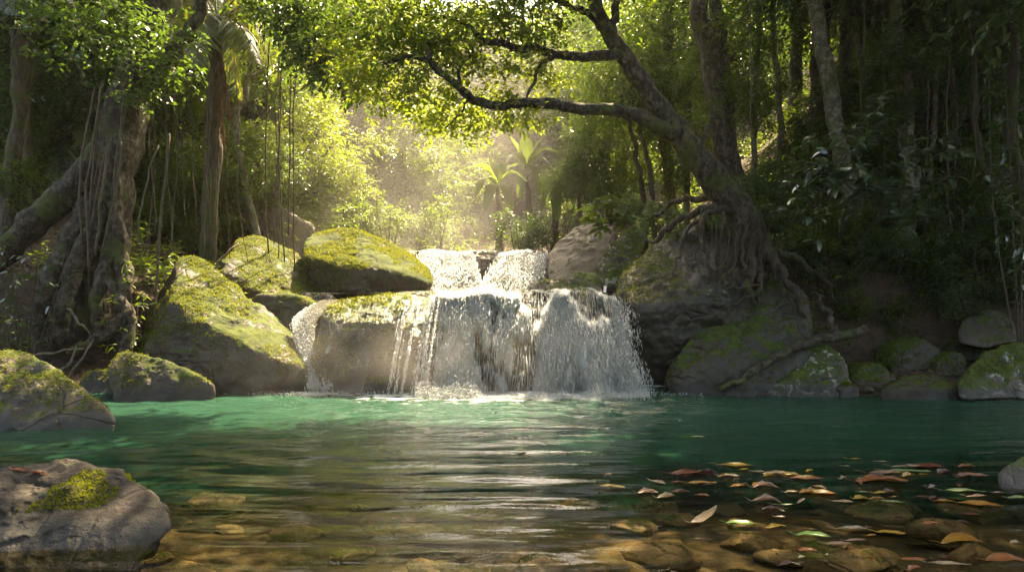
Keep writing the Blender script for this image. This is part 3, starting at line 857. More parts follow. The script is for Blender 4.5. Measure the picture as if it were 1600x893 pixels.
# ------------------------------------------------------------------ falling water
def streaks(mb, rng, n, path, x0, x1, dens, L=(0.02, 0.09), W=(0.004, 0.011), spread=0.05, t0=0.0, t1=1.0, jit=.07):
    """drops and torn strands along the fall: slim double pyramids that follow its course"""
    x = rng.uniform(x0, x1, n * 3)
    t = t0 + (t1 - t0) * rng.random(n * 3) ** 0.85
    keep = rng.random(n * 3) < dens(x, t)
    x, t = x[keep][:n], t[keep][:n]
    n = len(x)
    P = path(x, t)
    T = nrm(path(x, np.minimum(t + 0.01, 1.05)) - P)
    P = P + rng.normal(0, 1, P.shape) * (spread * (0.25 + t))[:, None] * (0.6, 1.0, 0.5)
    P[:, 2] = np.maximum(P[:, 2], 0.0 if path(np.array([x.mean() if n else 0]), np.array([1.0]))[0, 2] < 0.5 else 1.38)
    T = nrm(T + rng.normal(0, jit, T.shape))
    l = rng.uniform(*L, n)[:, None]; w = rng.uniform(*W, n)[:, None] * (1 + 0.6 * t[:, None])
    S = nrm(np.cross(T, rng.normal(0, 1, T.shape))); U = np.cross(T, S)
    V = np.stack([P - T * l * .5, P + S * w, P + (-.5 * S + .87 * U) * w, P + (-.5 * S - .87 * U) * w, P + T * l * .5], 1).reshape(-1, 3)
    kk = np.arange(n)[:, None] * 5
    mb.add(V, np.vstack([kk + f for f in ((0, 2, 1), (0, 3, 2), (0, 1, 3), (4, 1, 2), (4, 2, 3), (4, 3, 1))]))

def sheet(mb, path, x0, x1, nx, nt, amp, seed, t0=0.0, dens=None):
    X, Tt = np.meshgrid(np.linspace(x0, x1, nx), np.linspace(t0, 1, nt))
    P = path(X.ravel(), Tt.ravel())
    q = np.column_stack([X.ravel() * 9, Tt.ravel() * 3.0, np.zeros(X.size)])
    P[:, 1] -= amp * fbm(q, 4, seed) * (0.3 + Tt.ravel())
    mb.cover = dens(X.ravel(), Tt.ravel()) * np.clip(np.minimum(X.ravel() - x0, x1 - X.ravel()) / .12, 0, 1) if dens is not None else np.full(X.size, .6)
    i, j = np.meshgrid(np.arange(nt - 1), np.arange(nx - 1), indexing='ij')
    k = i * nx + j
    mb.add(P, None, np.stack([k, k + 1, k + nx + 1, k + nx], -1).reshape(-1, 4))

def path_main(x, t):
    x = np.asarray(x, float); t = np.asarray(t, float)
    b = fbm(np.column_stack([x * 1.7, x * 0, x * 0]), 3, 5)
    xx = x + 0.10 * t * (x - 0.3) + 0.05 * t * b
    y = 10.72 - 0.62 * np.minimum(t / 0.18, 1) - 0.62 * sstep(0.1, 1.1, t) - 0.14 * b * t
    z = 1.44 + .10 * fbm(np.column_stack([x * 2.6, x * 0 + 3, x * 0]), 3, 25) * (1 - t) - .10 * sstep(1.05, 1.65, x) * (1 - t) - 0.05 * np.minimum(t / 0.18, 1) - 1.41 * np.clip((t - 0.12) / 0.88, 0, 1.1) ** 1.35 + 0.05 * b * (1 - t)
    return np.stack([xx, y, z], -1)

def dens_main(x, t):
    x = np.asarray(x, float); t = np.asarray(t, float)
    G = lambda c, w: np.exp(-((x - c) / w) ** 2)
    W = lambda a, b: sstep(a - .08, a + .08, t) * sstep(b + .08, b - .08, t)
    P = np.column_stack([x * 3.6, t * 2.0, np.zeros_like(x)])
    d = 0.26 + 1.0 * fbm(P, 4, 41) + 1.0 * fbm(np.column_stack([x * 12, t * 5, x * 0]), 3, 44)
    d = d + .75 * G(-.80 + .12 * t, .22) + .45 * G(-.40, .13) * W(-1, .55) + .35 * G(-.15 + .1 * t, .10)
    d = d + .8 * G(.75 + .35 * t, .20 + .38 * t) * sstep(.12, .4, t) + .5 * sstep(.16, .04, t)
    d = d - .8 * G(.08, .16) * sstep(.45, .75, t) - 1.1 * G(.34, .22) * W(.07, .36) - 1.0 * G(1.12, .18) * W(.07, .46) - .35 * G(-.25, .1) * W(.25, .8) - .5 * G(1.5, .12) * W(.2, .8)
    return np.clip((d - .30) * 1.7 + .12, 0.01, 1)

rng = np.random.default_rng(9)
fall = empty('waterfall', (0.3, 9.9, 0), 'wide white main waterfall pouring off the lower ledge into the pool', 'waterfall')
mb = MB(); sheet(mb, path_main, -1.05, 1.60, 220, 70, 0.10, 7, 0.02, dens_main); mb.build('water_sheet', M['veil'], fall)
mb = MB(); streaks(mb, rng, 12000, path_main, -1.10, 1.62, dens_main, L=(.02, .07), W=(.003, .006), spread=.06)
streaks(mb, rng, 145000, path_main, -1.10, 1.62, dens_main, L=(.07, .32), W=(.0011, .0031), spread=0.032, jit=.05); streaks(mb, rng, 4000, path_main, 1.42, 1.74, lambda x, t: np.clip(.55 - 1.1 * (x - 1.42) + .5 * fbm(np.column_stack([x * 12, t * 3, x * 0]), 2, 2), 0, 1) * sstep(.1, .5, t), L=(.02, .1), W=(.0016, .004), spread=.07)
mb.build('white_strands', M['white'], fall)

def path_thin(x, t):
    P = path_main(x, t)
    P[:, 1] -= 0.18 * np.asarray(t) + 0.05
    return P
thin = empty('waterfall', (-1.25, 9.7, 0), 'thin threads of water dripping down beside the mossy fall boulder', 'waterfall')
mb = MB(); streaks(mb, rng, 6500, path_thin, -1.55, -1.0, lambda x, t: np.clip(-.05 + 1.9 * fbm(np.column_stack([x * 34, x * 0 + t * .6, x * 0]), 2, 3), 0, 1), L=(.03, .1), W=(.0015, .0035), spread=0.012, t0=0.22)
mb.build('white_strands', M['white'], thin)

def path_side(x, t):
    x = np.asarray(x, float); t = np.asarray(t, float)
    u = (x + 2.75) / 0.2
    c = spline(np.array([at(525, 468, 11.2), at(497, 482, 10.7), at(478, 500, 10.4), at(478, 530, 10.15), at(496, 566, 9.9), at(506, 606, 9.7)]), 60)
    i = np.clip(t * 59, 0, 58.999); a = i.astype(int); f = (i - a)[:, None]
    P = c[a] * (1 - f) + c[a + 1] * f
    w = np.interp(t, [0, .3, .6, 1], [.16, .15, .10, .14])
    P[:, 0] += u * w
    P[:, 1] -= 0.06
    return P
side = empty('waterfall', tuple(path_side(np.array([-2.75]), np.array([1.0]))[0] * (1, 1, 0)), 'narrow side waterfall twisting between the pyramid boulder and the mossy fall boulder', 'waterfall')
mb = MB(); sheet(mb, path_side, -2.92, -2.58, 24, 50, 0.05, 8); mb.build('water_sheet', M['veil'], side)
mb = MB(); streaks(mb, rng, 16000, path_side, -3.0, -2.5, lambda x, t: np.clip(.7 + fbm(np.column_stack([x * 9, t * 4, x * 0]), 3, 6), 0, 1), L=(.02, .08), W=(.002, .006), spread=0.035); mb.build('white_strands', M['white'], side)

def make_path_up(a0, a1, b0, b1):
    def path_up(x, t):
        u = np.asarray(x, float); t = np.asarray(t, float)
        b = fbm(np.column_stack([u * 3 + a0 * 7, u * 0, u * 0]), 3, 15)
        k = t ** .8
        xx = (a0 + (a1 - a0) * u) * (1 - k) + (b0 + (b1 - b0) * u) * k + .06 * b
        y = 15.45 - 0.4 * np.minimum(t / 0.15, 1) - 0.95 * sstep(0.03, 1.1, t) - 0.3 * b * t
        z = 2.33 + .08 * b * (1 - t) - 0.03 * np.minimum(t / 0.15, 1) - 0.95 * np.clip((t - .1) / .9, 0, 1.1) ** 1.2
        return np.stack([xx, y, z], -1)
    return path_up
for (a0, a1, b0, b1), lab in (((-1.92, -1.02, -2.15, -.72), 'bright sunlit left chute of the upper waterfall beside the humped boulder'), ((-.12, .74, -.58, .50), 'right chute of the upper waterfall slanting down beside the bare brown boulder')):
    pu = make_path_up(a0, a1, b0, b1)
    dn = lambda x, t: np.clip(.62 + 1.5 * fbm(np.column_stack([x * 4 + a0, t * 2, x * 0]), 3, 21), .05, 1) * np.clip(.5 + 1.5 * t, 0, 1)
    uf = empty('waterfall', ((b0 + b1) / 2, 14.6, 1.4), lab, 'waterfall')
    mb = MB(); sheet(mb, pu, 0.0, 1.0, 90, 40, 0.1, 17, 0.0, lambda x, t: np.clip(dn(x, t) * 1.3, 0, 1)); mb.build('water_sheet', M['veil'], uf)
    mb = MB(); streaks(mb, rng, 24000, pu, -.06, 1.06, dn, L=(.04, .18), W=(.003, .008), spread=0.06)
    mb.build('white_strands', M['white'], uf)
for lab, a, b, w in (('small trickle spilling over the lip beside the overhang rock', (946, 447, 11.0), (944, 463, 10.7), .04),):
    A, B = at(*a), at(*b)
    tr = MB(); streaks(tr, rng, 500, lambda x, t: A + (B - A) * np.asarray(t)[:, None] + np.stack([(np.asarray(x)) * w, 0 * x, 0 * x], -1), -.5, .5, lambda x, t: np.ones_like(x), spread=.004, W=(.003, .007))
    tag(tr.build('trickle', M['white'], base=B), lab, 'trickle')

# spray and foam at the foot
def drops(mb, rng, P, s):
    n = len(P)
    D = nrm(rng.normal(0, 1, (n, 3))); S = nrm(np.cross(D, rng.normal(0, 1, (n, 3)))); U = np.cross(D, S)
    s = s[:, None]
    V = np.stack([P - D * s, P + S * s * .7, P + (-.5 * S + .87 * U) * s * .7, P + (-.5 * S - .87 * U) * s * .7, P + D * s], 1).reshape(-1, 3)
    kk = np.arange(n)[:, None] * 5
    mb.add(V, np.vstack([kk + f for f in ((0, 2, 1), (0, 3, 2), (0, 1, 3), (4, 1, 2), (4, 2, 3), (4, 3, 1))]))
mb = MB()
n = 26000
x = rng.uniform(-1.3, 1.85, n)
bump_ = np.clip(0.5 + fbm(np.column_stack([x * 3.3, x * 0, x * 0]), 3, 12), 0.1, 1.4)
P = np.stack([x, 9.45 - np.abs(rng.normal(0, .17, n)) + rng.normal(0, .05, n), np.abs(rng.normal(0, .075, n)) * bump_ + .005], -1)
drops(mb, rng, P, rng.uniform(.003, .012, n))
n = 3000
x = np.concatenate([rng.normal(-2.72, .16, n // 2), rng.uniform(-3.6, 2.6, n - n // 2)])
P = np.stack([x, 9.5 - np.abs(rng.normal(0, .12, n)), np.abs(rng.normal(0, .02, n)) + .004], -1)
drops(mb, rng, P, rng.uniform(.003, .010, n))
tag(mb.build('foam', M['white']), 'white splashing foam where the falls hit the pool', kind='stuff')

# ------------------------------------------------------------------ foliage meshes shared by many plants
def crown_geo(seed, rad, n_spray, per, L, W, tw, lumps=9, shell=0.45, droop=0.25):
    """leafy twigs gathered in uneven lumps with gaps between them"""
    rng = np.random.default_rng(seed)
    c = nrm(rng.normal(0, 1, (lumps, 3))) * rng.uniform(0.35, 0.85, (lumps, 1))
    lr = rng.uniform(0.22, 0.46, lumps)
    k = rng.integers(0, lumps, n_spray)
    d = nrm(rng.normal(0, 1, (n_spray, 3)))
    r = rng.random(n_spray) ** shell
    P = c[k] + d * (lr[k] * r)[:, None]
    A = nrm(d + 0.6 * nrm(P) + rng.normal(0, 0.25, P.shape))
    A[:, 2] = A[:, 2] * 0.6 + 0.05
    mb = MB()
    sprays(mb, rng, P * np.asarray(rad), A, per, L, W, tw, droop)
    # twigs that carry the lumps
    return mb

CR = {}
def crown(kind, i):
    key = (kind, i)
    if key not in CR:
        if kind == 'tall':   mb, m = crown_geo(200 + i, (2.3, 2.3, 1.9), 370, 12, .15, .062, .5), 'leaf_dark'
        elif kind == 'mid':  mb, m = crown_geo(220 + i, (1.7, 1.7, 1.5), 440, 12, .115, .05, .4), 'leaf_mid'
        elif kind == 'lime': mb, m = crown_geo(240 + i, (1.7, 1.5, 1.4), 440, 12, .11, .05, .4), 'leaf_sunlit_lime'
        elif kind == 'bush': mb, m = crown_geo(260 + i, (.85, .8, .75), 240, 12, .10, .045, .3, 7), 'leaf_dark'
        elif kind == 'bushmid': mb, m = crown_geo(280 + i, (.85, .8, .75), 240, 12, .09, .042, .3, 7), 'leaf_mid'
        elif kind == 'far':  mb, m = crown_geo(300 + i, (2.6, 2.4, 2.2), 280, 12, .21, .095, .6, 10), 'far'
        CR[key] = mb.mesh('crown', M[m])
    return CR[key]

rngt = np.random.default_rng(77)
def tree(label, pts, rad, bark='bark', crowns=(), group=None, name='tree', cat='tree', n=28, seg=10, flute=0.0, limbs=True, seed=None):
    """tapered trunk through the given points; crowns: (kind, point, scale)"""
    pts = [np.asarray(p, float) for p in pts]
    b = pts[0].copy()
    sd = int(rngt.integers(1, 9999)) if seed is None else seed
    o = empty(name, tuple(b), label, cat, group)
    mb = MB()
    path = tube(mb, pts, rad, n, seg, 0.12, sd, wob=0.06, flute=flute)
    mb.build('trunk', M[bark], o)
    for i, (kind, p, s) in enumerate(crowns):
        p = np.asarray(p, float)
        part('crown', crown(kind, int(rngt.integers(0, 4))), o, tuple(p - b), (rngt.uniform(-.25, .25), rngt.uniform(-.25, .25), rngt.uniform(0, 6.28)), s)
        if limbs:
            k = int(np.argmin(np.linalg.norm(path - (p - (0, 0, .8 * s)), axis=1)))
            q = path[k]
            if np.linalg.norm(q - p) > 0.5:
                lm = MB()
                tube(lm, [q, (q + p) / 2 + rngt.normal(0, .12, 3), p + (0, 0, .2)], [0.055 * s, .04 * s, .015 * s], 10, 6, .1, sd + i)
                lm.build('limb', M[bark], o)
    return o

def T(x, y, dz=0.0):
    return np.array((x, y, gz(x, y) - 0.15 + dz))

# ------------------------------------------------------------------ the great buttressed tree on the left bank
def P_(px, py, Y): return at(px, py, Y)
gt = empty('tree', tuple(P_(135, 520, 10.6)), 'huge old tree with buttress roots and hanging vines on the left bank', 'tree')
mb = MB()
tube(mb, [P_(130, 530, 10.6), P_(140, 440, 10.6), P_(160, 330, 10.6), P_(190, 210, 10.7), P_(215, 110, 10.8), P_(250, 0, 10.9), P_(275, -120, 11), P_(290, -300, 11.2)],
     [.56, .46, .38, .33, .30, .28, .25, .2], 80, 26, .22, 4, wob=.05, flute=.14)
mb.build('trunk', M['bark_moss'], gt)
def butt(pts, rad, n=26):
    mb = MB(); tube(mb, [P_(*p) for p in pts], rad, n + 14, 12, .26, int(rngt.integers(0, 999)), wob=.05); mb.build('root', M['bark_moss'], gt)
butt([(160, 230, 10.5), (120, 290, 10.4), (60, 340, 10.3), (0, 405, 10.1), (-70, 470, 9.9)], [.16, .24, .22, .17, .12])
butt([(140, 330, 10.3), (95, 400, 10.1), (65, 470, 9.9), (58, 520, 9.8), (72, 565, 9.7)], [.15, .15, .12, .10, .07])
butt([(150, 350, 10.2), (112, 430, 10.0), (100, 490, 9.85), (90, 535, 9.8)], [.14, .12, .10, .08])
butt([(185, 320, 10.3), (165, 410, 10.1), (180, 455, 9.95), (202, 490, 9.9), (196, 540, 9.75), (205, 560, 9.7)], [.10, .08, .06, .07, .09, .05])
butt([(205, 485, 9.9), (175, 515, 9.8), (140, 535, 9.7), (110, 548, 9.65)], [.06, .09, .08, .04])
butt([(170, 400, 10.1), (150, 470, 9.95), (160, 520, 9.85)], [.10, .09, .06])
butt([(175, 260, 10.4), (185, 350, 10.2), (190, 430, 10.1), (195, 500, 9.95)], [.06, .10, .12, .10])
butt([(215, 140, 10.7), (262, 85, 10.6), (300, 45, 10.5), (318, 0, 10.4), (330, -60, 10.3)], [.15, .13, .10, .08, .05])
butt([(235, 60, 10.8), (190, 0, 10.6), (150, -60, 10.4)], [.12, .09, .06])
for k in range(11):
    px = rngt.uniform(120, 255); y0 = rngt.uniform(60, 260); y1 = rngt.uniform(380, 540); Y = rngt.uniform(9.85, 10.2)
    mb = MB(); tube(mb, [P_(px + 20, y0, Y + .1), P_(px + rngt.uniform(-6, 8), (y0 + y1) / 2, Y), P_(px - rngt.uniform(0, 15), y1, Y)], rngt.uniform(.007, .02), 16, 5, .15, k, wob=.03)
    mb.build('vine', M['vine'], gt)
mb = MB()
r_ = np.random.default_rng(5)
cl = [(150, 40, 9.6, .5), (205, 15, 9.5, .45), (240, 70, 9.9, .32), (110, 10, 10, .5), (180, 85, 10, .35), (225, 150, 10.2, .22), (265, 110, 10.4, .2), (60, -20, 10.2, .6)]
for px, py, Y, s in cl:
    c = P_(px, py, Y); n_ = int(48 * s / .4)
    O = c + r_.normal(0, 1, (n_, 3)) * (s, s, s * .55)
    sprays(mb, r_, O, r_.normal(0, 1, (n_, 3)) * (1, 1, .4), 9, .10, .05, .28)
mb.build('foliage', M['leaf_dark'], gt)
for p, s in ((P_(250, -420, 11), 1.2), (P_(90, -380, 10.5), 1.2), (P_(-60, -200, 11.5), 1.0)):
    part('crown', crown('tall', int(rngt.integers(0, 4))), gt, tuple(p - np.array(gt.location)), (0, 0, rngt.uniform(0, 6)), s)

# dark foliage bough that hangs into the top of the picture beside the palm
bo = empty('tree', tuple(T(-7.6, 14.5)), 'slim tree with a dark drooping leafy bough beside the palm crown', 'tree')
mb = MB(); tube(mb, [T(-7.6, 14.5), P_(268, 150, 14.2), P_(320, -60, 13), P_(400, -100, 11.6), P_(470, -40, 10.8)], [.10, .09, .07, .06, .03], 30, 8, .12, 3, wob=.08); mb.build('trunk', M['bark'], bo)
mb = MB()
for px, py, Y, s in ((440, 5, 10.5, .30), (470, 40, 10.4, .32), (510, 75, 10.4, .30), (485, 85, 10.5, .2), (525, 112, 10.3, .18), (505, 15, 10.6, .38), (450, -30, 10.7, .4), (540, 40, 10.5, .22)):
    n_ = int(95 * s / .4)
    O = P_(px, py, Y) + r_.normal(0, 1, (n_, 3)) * (s, s, s * .5)
    sprays(mb, r_, O, r_.normal(0, 1, (n_, 3)) * (1, 1, .3) - (0, 0, .4), 9, .12, .055, .3, .4)
mb.build('foliage', M['leaf_dark'], bo)

# ------------------------------------------------------------------ the leaning tree that arches over the pool
lt = empty('tree', tuple(P_(1195, 430, 10.6)), 'leaning tree with mossy trunk and long boughs arching over the pool', 'tree')
mb = MB()
tube(mb, [P_(1200, 440, 10.6), P_(1165, 350, 10.5), P_(1130, 298, 10.4), P_(1095, 255, 10.3), P_(1058, 205, 10.2), P_(1020, 152, 10.1), P_(985, 100, 10.0), P_(955, 62, 9.9), P_(935, 20, 9.8), P_(915, -40, 9.7), P_(880, -130, 9.5)],
     [.30, .25, .225, .20, .175, .15, .135, .115, .10, .085, .05], 80, 14, .14, 8, wob=.04)
mb.build('trunk', M['bark_moss'], lt)
def bough(pts, rad, n=40, name='bough'):
    mb = MB(); tube(mb, [P_(*p) for p in pts], rad, n, 9, .14, int(rngt.integers(0, 999)), wob=.05); mb.build(name, M['bark_moss'], lt)
bough([(1062, 212, 10.2), (1030, 198, 10.0), (985, 175, 9.8), (930, 170, 9.6), (870, 165, 9.4), (820, 162, 9.2), (780, 165, 9.1), (740, 152, 9.0), (712, 132, 8.9), (680, 105, 8.8), (655, 88, 8.7), (610, 95, 8.6), (590, 100, 8.6)],
      [.13, .11, .095, .085, .075, .068, .062, .055, .05, .042, .03, .018, .008], 70)
bough([(968, 85, 9.9), (940, 86, 9.7), (890, 88, 9.5), (850, 80, 9.4), (800, 72, 9.2), (755, 62, 9.1), (735, 45, 9.0), (700, 30, 8.9), (650, 25, 8.8)], [.08, .075, .065, .055, .05, .04, .035, .025, .012], 50)
bough([(868, 90, 9.45), (850, 100, 9.4), (840, 118, 9.35), (828, 140, 9.3), (822, 158, 9.25)], [.03, .03, .025, .02, .012], 20)
bough([(942, 45, 9.85), (915, 18, 9.7), (880, 5, 9.5), (840, -20, 9.3)], [.06, .05, .04, .02], 24)
bough([(955, 62, 9.9), (960, 20, 10.0), (975, -40, 10.1)], [.07, .06, .04], 20)
bough([(715, 135, 8.9), (722, 105, 8.9), (745, 70, 9.0)], [.025, .02, .012], 16)
bough([(680, 105, 8.8), (660, 60, 8.8), (640, 20, 8.9)], [.025, .02, .01], 16)
bough([(735, 150, 9.0), (720, 175, 9.0), (700, 200, 9.1)], [.018, .012, .006], 12)
bough([(1085, 245, 10.3), (1110, 190, 10.3), (1118, 140, 10.4)], [.03, .022, .01], 14)
mb_d, mb_l = MB(), MB()
for px, py, Y, s, lime in ((640, 20, 8.8, .42, 0), (690, 10, 9.0, .42, 0), (600, 60, 8.8, .3, 0), (735, 25, 9.2, .4, 0), (790, 40, 9.2, .28, 0), (840, 50, 9.3, .25, 0), (700, 65, 9.0, .22, 0), (575, 25, 9, .36, 0),
                           (785, -20, 9.3, .4, 0), (850, -10, 9.6, .35, 0), (660, 130, 8.9, .2, 1), (690, 150, 9.2, .22, 1), (620, 100, 8.9, .22, 1), (650, 75, 9, .25, 1), (720, 90, 9.1, .2, 1),
                           (800, 180, 9.3, .18, 1), (780, 150, 9.3, .12, 1), (820, 100, 9.3, .18, 1), (760, 110, 9.2, .16, 1), (700, 180, 9.5, .25, 1), (590, 130, 9.1, .22, 1), (560, 80, 9.1, .3, 1), (670, 190, 9.8, .16, 1), (830, 185, 9.4, .12, 1), (730, 195, 9.6, .22, 1), (660, 170, 9.3, .22, 1), (610, 150, 9.2, .22, 1), (575, 120, 9.2, .25, 1), (770, 175, 9.5, .2, 1), (690, 60, 9.3, .25, 1), (850, 130, 9.6, .15, 1)):
    n_ = int((70 if lime else 95) * s / .3)
    O = P_(px, py, Y) + r_.normal(0, 1, (n_, 3)) * (s * 1.1, s, s * .55)
    sprays(mb_l if lime else mb_d, r_, O, r_.normal(0, 1, (n_, 3)) * (1, 1, .3), 8, .085, .042, .22, .3)
mb_d.build('foliage', M['leaf_mid'], lt)
mb_l.build('foliage', M['leaf_sunlit_lime'], lt)  # sunlit clusters of the same tree, coloured lighter than the rest
for p, s in ((P_(860, -150, 9.5), .9), (P_(1000, -140, 10.5), .9)):
    part('crown', crown('mid', int(rngt.integers(0, 4))), lt, tuple(p - np.array(lt.location)), (0, 0, rngt.uniform(0, 6)), s)
for pts, rad in (
    ([(1165, 350, 10.4), (1175, 400, 10.1), (1168, 450, 9.9), (1190, 470, 9.9)], [.10, .08, .05, .02]),
    ([(1180, 370, 10.4), (1205, 410, 10.1), (1235, 450, 10.0), (1262, 495, 9.9)], [.12, .09, .06, .03]),
    ([(1150, 330, 10.3), (1110, 325, 10.4), (1060, 345, 10.7), (1025, 372, 10.8), (1003, 385, 10.8)], [.09, .07, .05, .04, .015]),
    ([(1140, 315, 10.4), (1090, 310, 10.8), (1050, 318, 11.2), (1020, 345, 11.2)], [.06, .05, .04, .02]),
    ([(1120, 318, 10.4), (1098, 350, 10.2), (1102, 400, 10.0), (1112, 440, 9.9)], [.05, .04, .03, .02]),
    ([(1108, 325, 10.4), (1078, 355, 10.3), (1062, 400, 10.1), (1055, 430, 10)], [.04, .03, .02, .01]),
    ([(1160, 360, 10.3), (1140, 420, 10.0), (1130, 450, 9.9), (1150, 450, 9.8), (1185, 445, 9.9)], [.04, .03, .02, .02, .01]),
    ([(1185, 380, 10.3), (1190, 430, 9.95), (1180, 455, 9.9), (1150, 470, 9.85)], [.06, .04, .03, .015]),
    ([(1195, 390, 10.4), (1230, 400, 10.5), (1280, 430, 10.6), (1310, 470, 10.5)], [.07, .06, .045, .02]),
    ([(1130, 330, 10.2), (1125, 380, 10.0), (1118, 430, 9.9)], [.025, .02, .012]),
    ([(1170, 350, 10.2), (1160, 410, 9.95), (1172, 440, 9.9), (1165, 455, 9.85)], [.03, .025, .02, .01])):
    mb = MB(); tube(mb, [P_(*p) for p in pts], rad, 36, 8, .28, int(rngt.integers(0, 999)), wob=.07); mb.build('root', M['root'], lt)
for k in range(16):
    px = rngt.uniform(1085, 1215); y0 = rngt.uniform(320, 370); y1 = y0 + rngt.uniform(50, 120); Y = rngt.uniform(9.8, 10.2)
    mb = MB(); tube(mb, [P_(px, y0, Y), P_(px + rngt.uniform(-8, 8), (y0 + y1) / 2, Y), P_(px + rngt.uniform(-10, 10), y1, Y)], rngt.uniform(.005, .014), 14, 5, .15, k, wob=.05)
    mb.build('hanging_root', M['root'], lt)

# ------------------------------------------------------------------ palms and banana plants
def frond_mesh(mb, base, tip, sag, width, n_l, rng, ll=None, dead=False):
    """arching midrib with two rows of drooping leaflets"""
    base, tip = np.asarray(base, float), np.asarray(tip, float)
    mid = (base + tip) / 2 + np.array((0, 0, sag))
    C = spline(np.array([base, mid, tip]), n_l)
    tube(mb, [base, mid, tip], [.022, .014, .004], 16, 5, .05, 1)
    Tn = nrm(np.gradient(C, axis=0))
    up = np.array((0, 0, 1.0))
    S = nrm(np.cross(Tn, up) + 1e-6)
    N = nrm(np.cross(S, Tn))
    s = np.linspace(0, 1, n_l)
    L = width * np.sin(np.pi * np.clip(s * 0.9 + 0.12, 0, 1)) ** 0.7
    for sg in (-1, 1):
        k = slice(3, None)
        P = C[k]
        D = Tn[k] * 0.55 + S[k] * sg * (0.9 if not dead else .35) - up * (0.35 if not dead else 1.3) + rng.normal(0, .10, P.shape)
        m_ = P + nrm(D) * (L[k] * .5)[:, None]
        D2 = D - up * 0.55
        leaf8(mb, P, nrm(D), N[k] + rng.normal(0, .15, P.shape), L[k] * rng.uniform(.85, 1.1, len(P)), 0.045 * np.ones(len(P)), 0.1, 0.35)

def palm(label, base, top, fronds, r=.12, dead=(), bark='bark', n_l=60, width=.55, name='palm_tree'):
    o = empty(name, tuple(base), label, 'palm tree')
    mb = MB(); tube(mb, [base, (np.asarray(base) + top) / 2 + (0.05, 0, 0), top], [r * 1.15, r, r * .9], 40, 10, .1, 3, wob=.05); mb.build('trunk', M[bark], o)
    for tip, sag in fronds:
        mb = MB(); frond_mesh(mb, top, tip, sag, width, n_l, rngt); mb.build('frond', M['palm'], o)
    for tip, sag in dead:
        mb = MB(); frond_mesh(mb, np.asarray(top) - (0, 0, .2), tip, sag, width * .6, 30, rngt, dead=True); mb.build('dead_frond', M['dead'], o)
    return o

top = P_(338, 28, 12.8)
palm('tall palm with arching fronds and a skirt of brown dead fronds on the left bank', T(-5.75, 12.8), top,
     [(P_(408, 105, 12.2), .35), (P_(530, 165, 11.8), 1.0), (P_(500, 30, 12.5), .8), (P_(300, 110, 12.0), .5), (P_(455, -60, 13.0), .6), (P_(255, 60, 13.2), .6), (P_(240, -50, 13), .6), (P_(330, -120, 13.5), .3), (P_(440, 130, 13.4), .7), (P_(380, 160, 13.2), .4)],
     .14, [(P_(352, 240, 12.6), .0), (P_(336, 260, 12.7), .0), (P_(325, 230, 12.8), .0), (P_(362, 190, 12.6), .1), (P_(345, 200, 12.5), .0), (P_(318, 200, 12.7), 0)], width=.6)
top = P_(40, -40, 12)
palm('palm at the top left corner whose pale frond tips hang into view', T(-8.9, 12.0), top, [(P_(65, 34, 11.8), .4), (P_(-10, 32, 11.8), .4), (P_(30, 25, 11.4), .2), (P_(120, 20, 12), .5), (P_(-60, 10, 12), .4), (P_(110, -80, 12.4), .4)], .12)
top = P_(105, 215, 14)
palm('dark shaded palm behind the huge buttressed tree', T(-9.3, 14.0), top, [(P_(40, 240, 13.7), .5), (P_(165, 265, 13.6), .6), (P_(90, 290, 13.4), .3), (P_(20, 170, 14), .5), (P_(150, 150, 14.2), .4), (P_(200, 200, 14), .6), (P_(60, 130, 14.2), .3)], .12, width=.6)

def broad_leaf(mb, base, tip, sag, w, rng, n=16):
    base, tip = np.asarray(base, float), np.asarray(tip, float)
    C = spline(np.array([base, (base + tip) / 2 + np.array((0, 0, sag)), tip]), n)
    Tn = nrm(np.gradient(C, axis=0)); S = nrm(np.cross(Tn, (0, 0, 1.0)) + 1e-6); N = np.cross(S, Tn)
    s = np.linspace(0, 1, n)
    ww = w * np.sin(np.pi * np.clip(s * .93 + .05, 0, 1)) ** .6 * np.where(s < .12, .12, 1)
    ww = ww * rng.uniform(.78, 1.05, n)
    a = C + S * ww[:, None] * .5 + N * ww[:, None] * .14
    b = C - S * ww[:, None] * .5 + N * ww[:, None] * .14
    V = np.stack([a, C, b], 1).reshape(-1, 3)
    i = np.arange(n - 1)[:, None] * 3
    mb.add(V, None, np.vstack([i + (0, 1, 4, 3), i + (1, 2, 5, 4)]))

def banana(label, base, top, tips, w=.4):
    o = empty('banana_plant', tuple(base), label, 'banana plant')
    mb = MB(); tube(mb, [base, (np.asarray(base) + top) / 2, top], [.13, .10, .05], 24, 9, .1, 4, wob=.04); mb.build('trunk', M['bark'], o)
    for tip, sag in tips:
        mb = MB(); broad_leaf(mb, top, tip, sag, w, rngt); mb.build('leaf', M['leaf_mid'], o)
top = P_(778, 290, 19)
banana('broad leaved banana plant with pale drooping leaves above the upper fall', T(-.35, 19), top,
       [(P_(735, 262, 18.7), .25), (P_(742, 310, 18.5), .35), (P_(800, 335, 18.4), .3), (P_(825, 285, 18.8), .3), (P_(765, 250, 19.2), .1), (P_(790, 255, 19.2), .1), (P_(760, 330, 18.4), .3), (P_(812, 258, 19.3), .2)], .42)
top = P_(822, 262, 20.5)
banana('taller banana plant with upright torn leaves behind the drooping one', T(.6, 20.5), top,
       [(P_(795, 212, 20.4), .05), (P_(820, 205, 20.6), .0), (P_(848, 215, 20.5), .1), (P_(862, 262, 20.2), .3), (P_(790, 255, 20.1), .3), (P_(845, 305, 20), .4), (P_(875, 240, 20.4), .3), (P_(812, 310, 20), .3)], .42)
top = P_(868, 300, 19.5)
